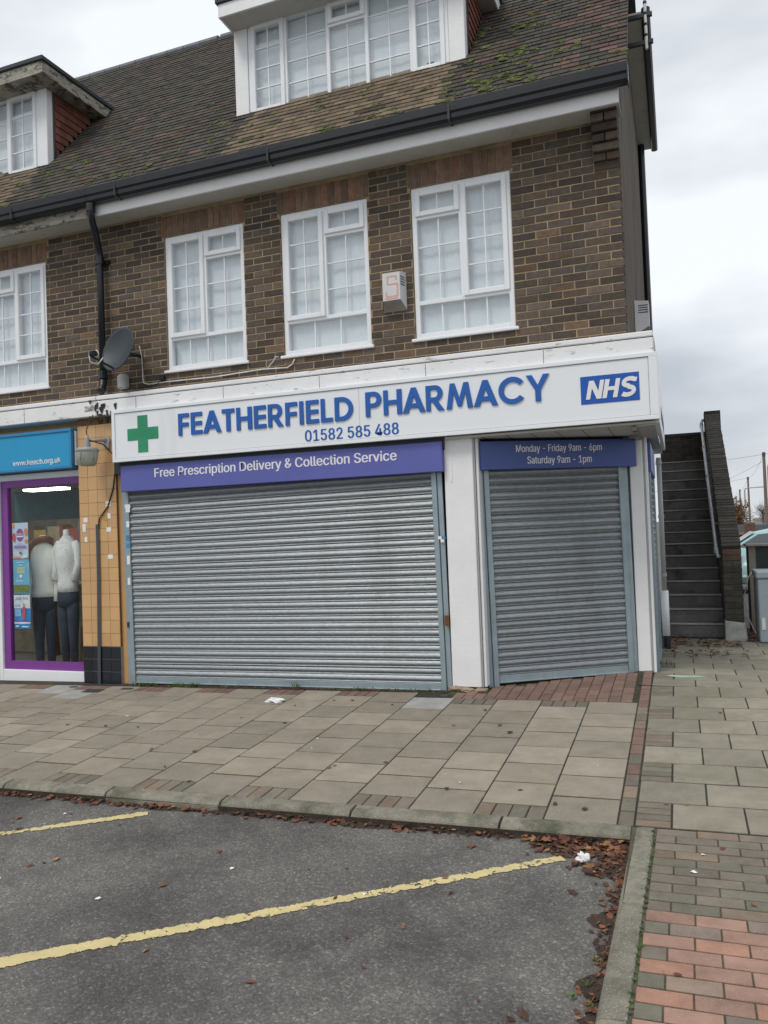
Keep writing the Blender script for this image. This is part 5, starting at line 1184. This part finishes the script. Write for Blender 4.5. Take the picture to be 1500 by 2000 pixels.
twiggy('brown_hedge', 'russet brown hedge beside the road beyond the brick wall', 5.25, 60, 3.4, 1.3, TWIGO, 150, 1, 'hedge')
for i, (x_, y_, h_) in enumerate([(15.5, 150, 5.2), (18.5, 155, 6.), (21.5, 150, 6.4), (24.5, 158, 6.8), (13.2, 160, 4.6), (28, 150, 7)]):
    twiggy('bare_tree', ['bare winter tree, leftmost of the far grey row', 'bare winter tree behind the second utility pole', 'bare winter tree between the poles in the far row', 'bare winter tree left of the nearest utility pole', 'smallest bare winter tree at the left of the far row', 'bare winter tree at the right edge of the picture'][i], x_, y_, h_, 2.6, TWIG, 90, 40+i)
# ---------------------------------------------------------------- litter, leaves, weeds
def leaf_mesh(seed, L0=.05, ragged=True):
    rr_ = random.Random(seed); n = 14; pts = []; lob = rr_.choice([1.5, 2.5, 2.5, 3.]); asp = rr_.uniform(.45, .9)
    for k in range(n):
        a = 2*math.pi*k/n; r_ = L0*(.48+.52*abs(math.cos(a*lob))**.7)*rr_.uniform(.7, 1.15); pts.append(Vector((r_*math.cos(a)*1.1, r_*asp*math.sin(a), 0)))
    cu = rr_.uniform(.2, 1.0)/L0*.05; tw = rr_.uniform(-.6, .6); c2 = rr_.uniform(-.4, .8)/L0*.05
    f = lambda p: Vector((p.x, p.y, .003+cu*9*(p.y*p.y)+c2*5*p.x*p.x+tw*p.x*p.y*8+rr_.uniform(0, .06)*L0))
    vs = [f(Vector((0, 0, 0)))]+[f(p) for p in pts]; return vs, [(0, 1+k, 1+(k+1) % n) for k in range(n)]
LM = []
for i in range(7): vs, fs = leaf_mesh(i, .034); LM.append(MB().add(vs, fs).mesh('fallen_leaf', LEAF))
rl = random.Random(77)
def put_leaf(x_, y_, h, sc):
    o = obj('fallen_leaf', rl.choice(LM), None); o.matrix_world = GM @ T(x_, y_, h) @ Matrix.Rotation(rl.uniform(0, 6.28), 4, 'Z') @ Matrix.Rotation(rl.uniform(-.25, .25), 4, 'X') @ Matrix.Scale(sc, 4); return o
for i in range(38):
    x_, y_ = rl.uniform(-3.4, .62), rl.uniform(-5.0, -3.2)
    tag(put_leaf(x_, y_, ROADH+.003, rl.choice([.3, .4, .5, .6, .75, 1.05])), 'single dead leaf lying on the asphalt of the parking bay', 'leaf', 'leaves on the asphalt')
for i in range(30):
    x_, y_ = rl.uniform(-5, 1.7), rl.uniform(-2.85, -.4)
    tag(put_leaf(x_, y_, .004, rl.uniform(.4, .85)), 'single dead leaf lying on the pavement slabs', 'leaf', 'leaves on the pavement')
for i in range(3): tag(put_leaf(rl.uniform(1.0, 1.6), rl.uniform(-4.3, -3.1), .004, .6), 'single dead leaf lying on the brick paving', 'leaf', 'leaves on the brick paving')
# drift of leaves and mould in the gutter
so_ = MB(); dr = MB()
def drift(p, q, w, n, hgt, lo=.25, hi=.9):
    p, q = Vector((*p, 0)), Vector((*q, 0)); d = q-p; s = Vector((-d.y, d.x, 0)).normalized()
    for i in range(n):
        t = rl.random(); u = abs(rl.gauss(0, .42))*w; c = p+d*t+s*u; vs, fs = leaf_mesh(rl.random(), .034*rl.uniform(lo, hi)); hh = ROADH+.004+hgt*max(0, 1-u/w)*rl.random()
        M = T(c.x, c.y, hh) @ Matrix.Rotation(rl.uniform(0, 6.28), 4, 'Z') @ Matrix.Rotation(rl.gauss(0, .4), 4, 'X'); dr.add([M @ Vector(v) for v in vs], fs, rl.random())
drift((.79, -3.075), (-3.8, -3.075), .06, 250, .02); drift((.79, -3.07), (.28, -3.07), .20, 250, .03)
drift((.775, -4.9), (.80, -3.07), .11, 480, .02, .12, .6); drift((.70, -3.45), (.80, -3.07), .22, 160, .03)
o = dr.build('leaf_litter', LEAF, None, matrix=GM); tag(o, 'drift of dead leaves and scraps in the gutter along the kerb', 'leaf litter', kind='stuff')
def soil_strip(p, q, w, h, n=90, m_=7, seed=1):
    rr_ = random.Random(seed); p, q = Vector((*p, 0)), Vector((*q, 0)); d = q-p; s = Vector((-d.y, d.x, 0)).normalized(); vs = []; fs = []
    for i in range(n+1):
        ww = w*(.55+.45*math.sin(i*.35+seed)*math.sin(i*.13+1)+rr_.uniform(-.12, .12))
        for k in range(m_):
            t = k/(m_-1); c = p+d*(i/n)+s*ww*t; vs.append((c.x, c.y, ROADH+.001+h*(1-t)**1.5*rr_.uniform(.4, 1)-(.004 if t == 1 else 0)))
    for i in range(n):
        for k in range(m_-1): fs.append((i*m_+k, i*m_+k+1, (i+1)*m_+k+1, (i+1)*m_+k))
    so_.add(vs, fs)
soil_strip((.80, -3.068), (-4, -3.068), .06, .012); soil_strip((.775, -5.2), (.803, -3.07), .15, .03, 120, 8, 3); soil_strip((.80, -3.068), (.35, -3.068), .2, .025, 40, 8, 5)
o = so_.build('leaf_mould', SOIL, None, matrix=GM); tag(o, 'dark leaf mould gathered against the kerb', 'leaf mould', kind='stuff')
# leaves at the foot of the stairs
dr = MB()
for i in range(520):
    x_ = rl.uniform(.86, 1.75) if i < 300 else rl.uniform(1.84, 2.0); y_ = 2.75+abs(rl.gauss(0, .30)) if i < 300 else rl.uniform(3.3, 4.4)
    if i < 90: x_, y_ = rl.gauss(.98, .10), rl.gauss(3.3, .25)
    if i < 300: y_ = min(y_, 3.66)
    if i >= 420: x_, y_ = rl.gauss(1.42, .22), rl.gauss(2.2, .13)
    if i >= 490: x_, y_ = rl.gauss(.95, .06), rl.gauss(2.35, .25)
    vs, fs = leaf_mesh(rl.random(), .04*rl.uniform(.3, 1.)); M = T(x_, y_-.153, .006+.02*rl.random()) @ Matrix.Rotation(rl.uniform(0, 6.28), 4, 'Z') @ Matrix.Rotation(rl.gauss(0, .35), 4, 'X'); dr.add([M @ Vector(v) for v in vs], fs, rl.random())
o = dr.build('leaf_litter', LEAF, None, matrix=GM2); tag(o, 'drift of dead leaves at the foot of the staircase', 'leaf litter', kind='stuff')
# weeds under the shutter and in joints
wd = MB(); rw = random.Random(6)
def tuft(c, n, h, sp):
    for i in range(n):
        a = rw.uniform(0, 6.28); b = Vector((rw.gauss(0, sp), rw.gauss(0, sp*.35), 0)); d = Vector((math.cos(a), math.sin(a), 0))*rw.uniform(.2, .9)*h; w = Vector((-math.sin(a), math.cos(a), 0))*rw.uniform(.002, .005); hh = h*rw.uniform(.4, 1)
        wd.add([c+b-w, c+b+w, c+b+d*.5+w*.8+Vector((0, 0, hh*.7)), c+b+d+Vector((0, 0, hh*.8)), c+b+d*.5-w*.8+Vector((0, 0, hh*.7))], [(0, 1, 2, 4), (4, 2, 3)], rw.random())
for (x_, n, h, sp) in [(-4.55, 60, .05, .05), (-4.42, 40, .045, .05), (-4.05, 70, .05, .08), (-3.85, 50, .05, .06), (-2.62, 16, .10, .02), (-1.92, 40, .045, .05), (-1.2, 40, .03, .12), (-1.5, 30, .03, .1), (-3.4, 30, .03, .12)]: tuft(G(x_, -.19), n, h, sp)
for i in range(60): tuft(G(.918-.03*i/60*2.0, -3.0-.035*i+rw.uniform(-.03, .03), -.004), 5, .016, .006)
for (x_, y_) in [(.70, -4.32), (.73, -4.45), (.655, -4.4), (.72, -4.15)]: tuft(G(x_, y_, ROADH+.01), 8, .03, .012)
tuft(G(.88, 1.05, 0), 40, .08, .05)
o = wd.build('weeds', GRASS, None); tag(o, 'small green weeds along the shutter base and kerb', 'weeds', kind='stuff')
dirt = MB()
for i in range(700):
    x_ = rw.uniform(-4.7, -1.0); y_ = -.17-abs(rw.gauss(0, .035)); vs, fs = leaf_mesh(rw.random(), rw.uniform(.004, .014)); M = T(*G(x_, y_, .002)) @ Matrix.Rotation(rw.uniform(0, 6.28), 4, 'Z') @ Matrix.Rotation(rw.gauss(0, .5), 4, 'X'); dirt.add([M @ Vector(v) for v in vs], fs, rw.random())
o = dirt.build('debris', LEAF, None); tag(o, 'line of crumbled leaf debris under the wide shutter', 'debris', kind='stuff')
# crumpled tissues and scraps
def tissue(x_, y_, h, r_, label, seed, sq=(1.3, .9, .45)):
    bm = bmesh.new(); bmesh.ops.create_icosphere(bm, subdivisions=3, radius=1); rr_ = random.Random(seed); ph = [rr_.uniform(0, 6) for _ in range(9)]
    vs = []
    for v in bm.verts:
        d = v.co.normalized(); k = .8+.4*abs(math.sin(d.x*2.6+ph[0]+d.z*1.7))*abs(math.sin(d.y*3+ph[1]))-.25*abs(math.sin(d.z*3+d.x*4+d.y*2+ph[2]))+rr_.uniform(-.03, .03); vs.append(Vector((d.x*sq[0], d.y*sq[1], max(d.z, -.5)*sq[2]))*k*r_+Vector((0, 0, r_*sq[2]*.5)))
    fs = [tuple(v.index for v in f.verts) for f in bm.faces]; bm.free()
    o = MB().add(vs, fs).build('crumpled_tissue', PAPER, None, matrix=GM @ T(x_, y_, h)); tag(o, label, 'tissue'); return o
tissue(-2.60, -.70, 0, .075, 'crumpled white tissue lying on the slabs in front of the wide shutter', 3, (1.5, .8, .35)); tissue(.575, -3.29, ROADH, .042, 'crumpled white tissue on the asphalt at the end of the yellow line', 8, (1, .9, .9))
scr = random.Random(12)
for i in range(17):
    road_ = i < 9; x_, y_ = (scr.uniform(-3, .75), scr.uniform(-4.9, -3.15)) if road_ else (scr.uniform(-4, 1.6), scr.uniform(-3.6, -.5))
    if not road_ and y_ < -2.95: x_ = scr.uniform(.98, 1.7)
    w = scr.uniform(.005, .016); o = MB().add([(-w, -w*.6, .001), (w*.8, -w*.8, .004), (w, w*.7, .001), (0, w, .005), (-w*.9, w*.4, .002)], [(0, 1, 2, 3, 4)]).build('paper_scrap', PAPER, None, matrix=GM @ T(x_, y_, (ROADH if road_ else 0)+.003) @ Matrix.Rotation(scr.uniform(0, 6), 4, 'Z'))
    tag(o, 'tiny white scrap of litter on the asphalt' if road_ else 'tiny white scrap of litter on the paving', 'litter', 'scraps on the asphalt' if road_ else 'scraps on the paving')
# small covers set in the pavement
for (x_, y_, w, d, lab) in [(-1.01, -.345, .085, .06, 'small dark stop-tap cover in a cement patch by the white pillar'), (-5.38, -.33, .10, .05, 'small dark stop-tap cover in a cement patch by the charity shop'), (-4.98, -.48, .22, .13, 'grey metal drain cover in front of the orange pilaster'), (-4.62, -.36, .14, .07, 'small black drain cover near the left end of the wide shutter')]:
    o = MB().box(-w/2, w/2, -d/2, d/2, -.01, .004).build('access_cover', mat('cover_iron', (.055, .06, .062), .6, .3, var=.3, scale=30), None, bevel=.003, matrix=GM @ T(x_, y_, .002)); tag(o, lab, 'cover')
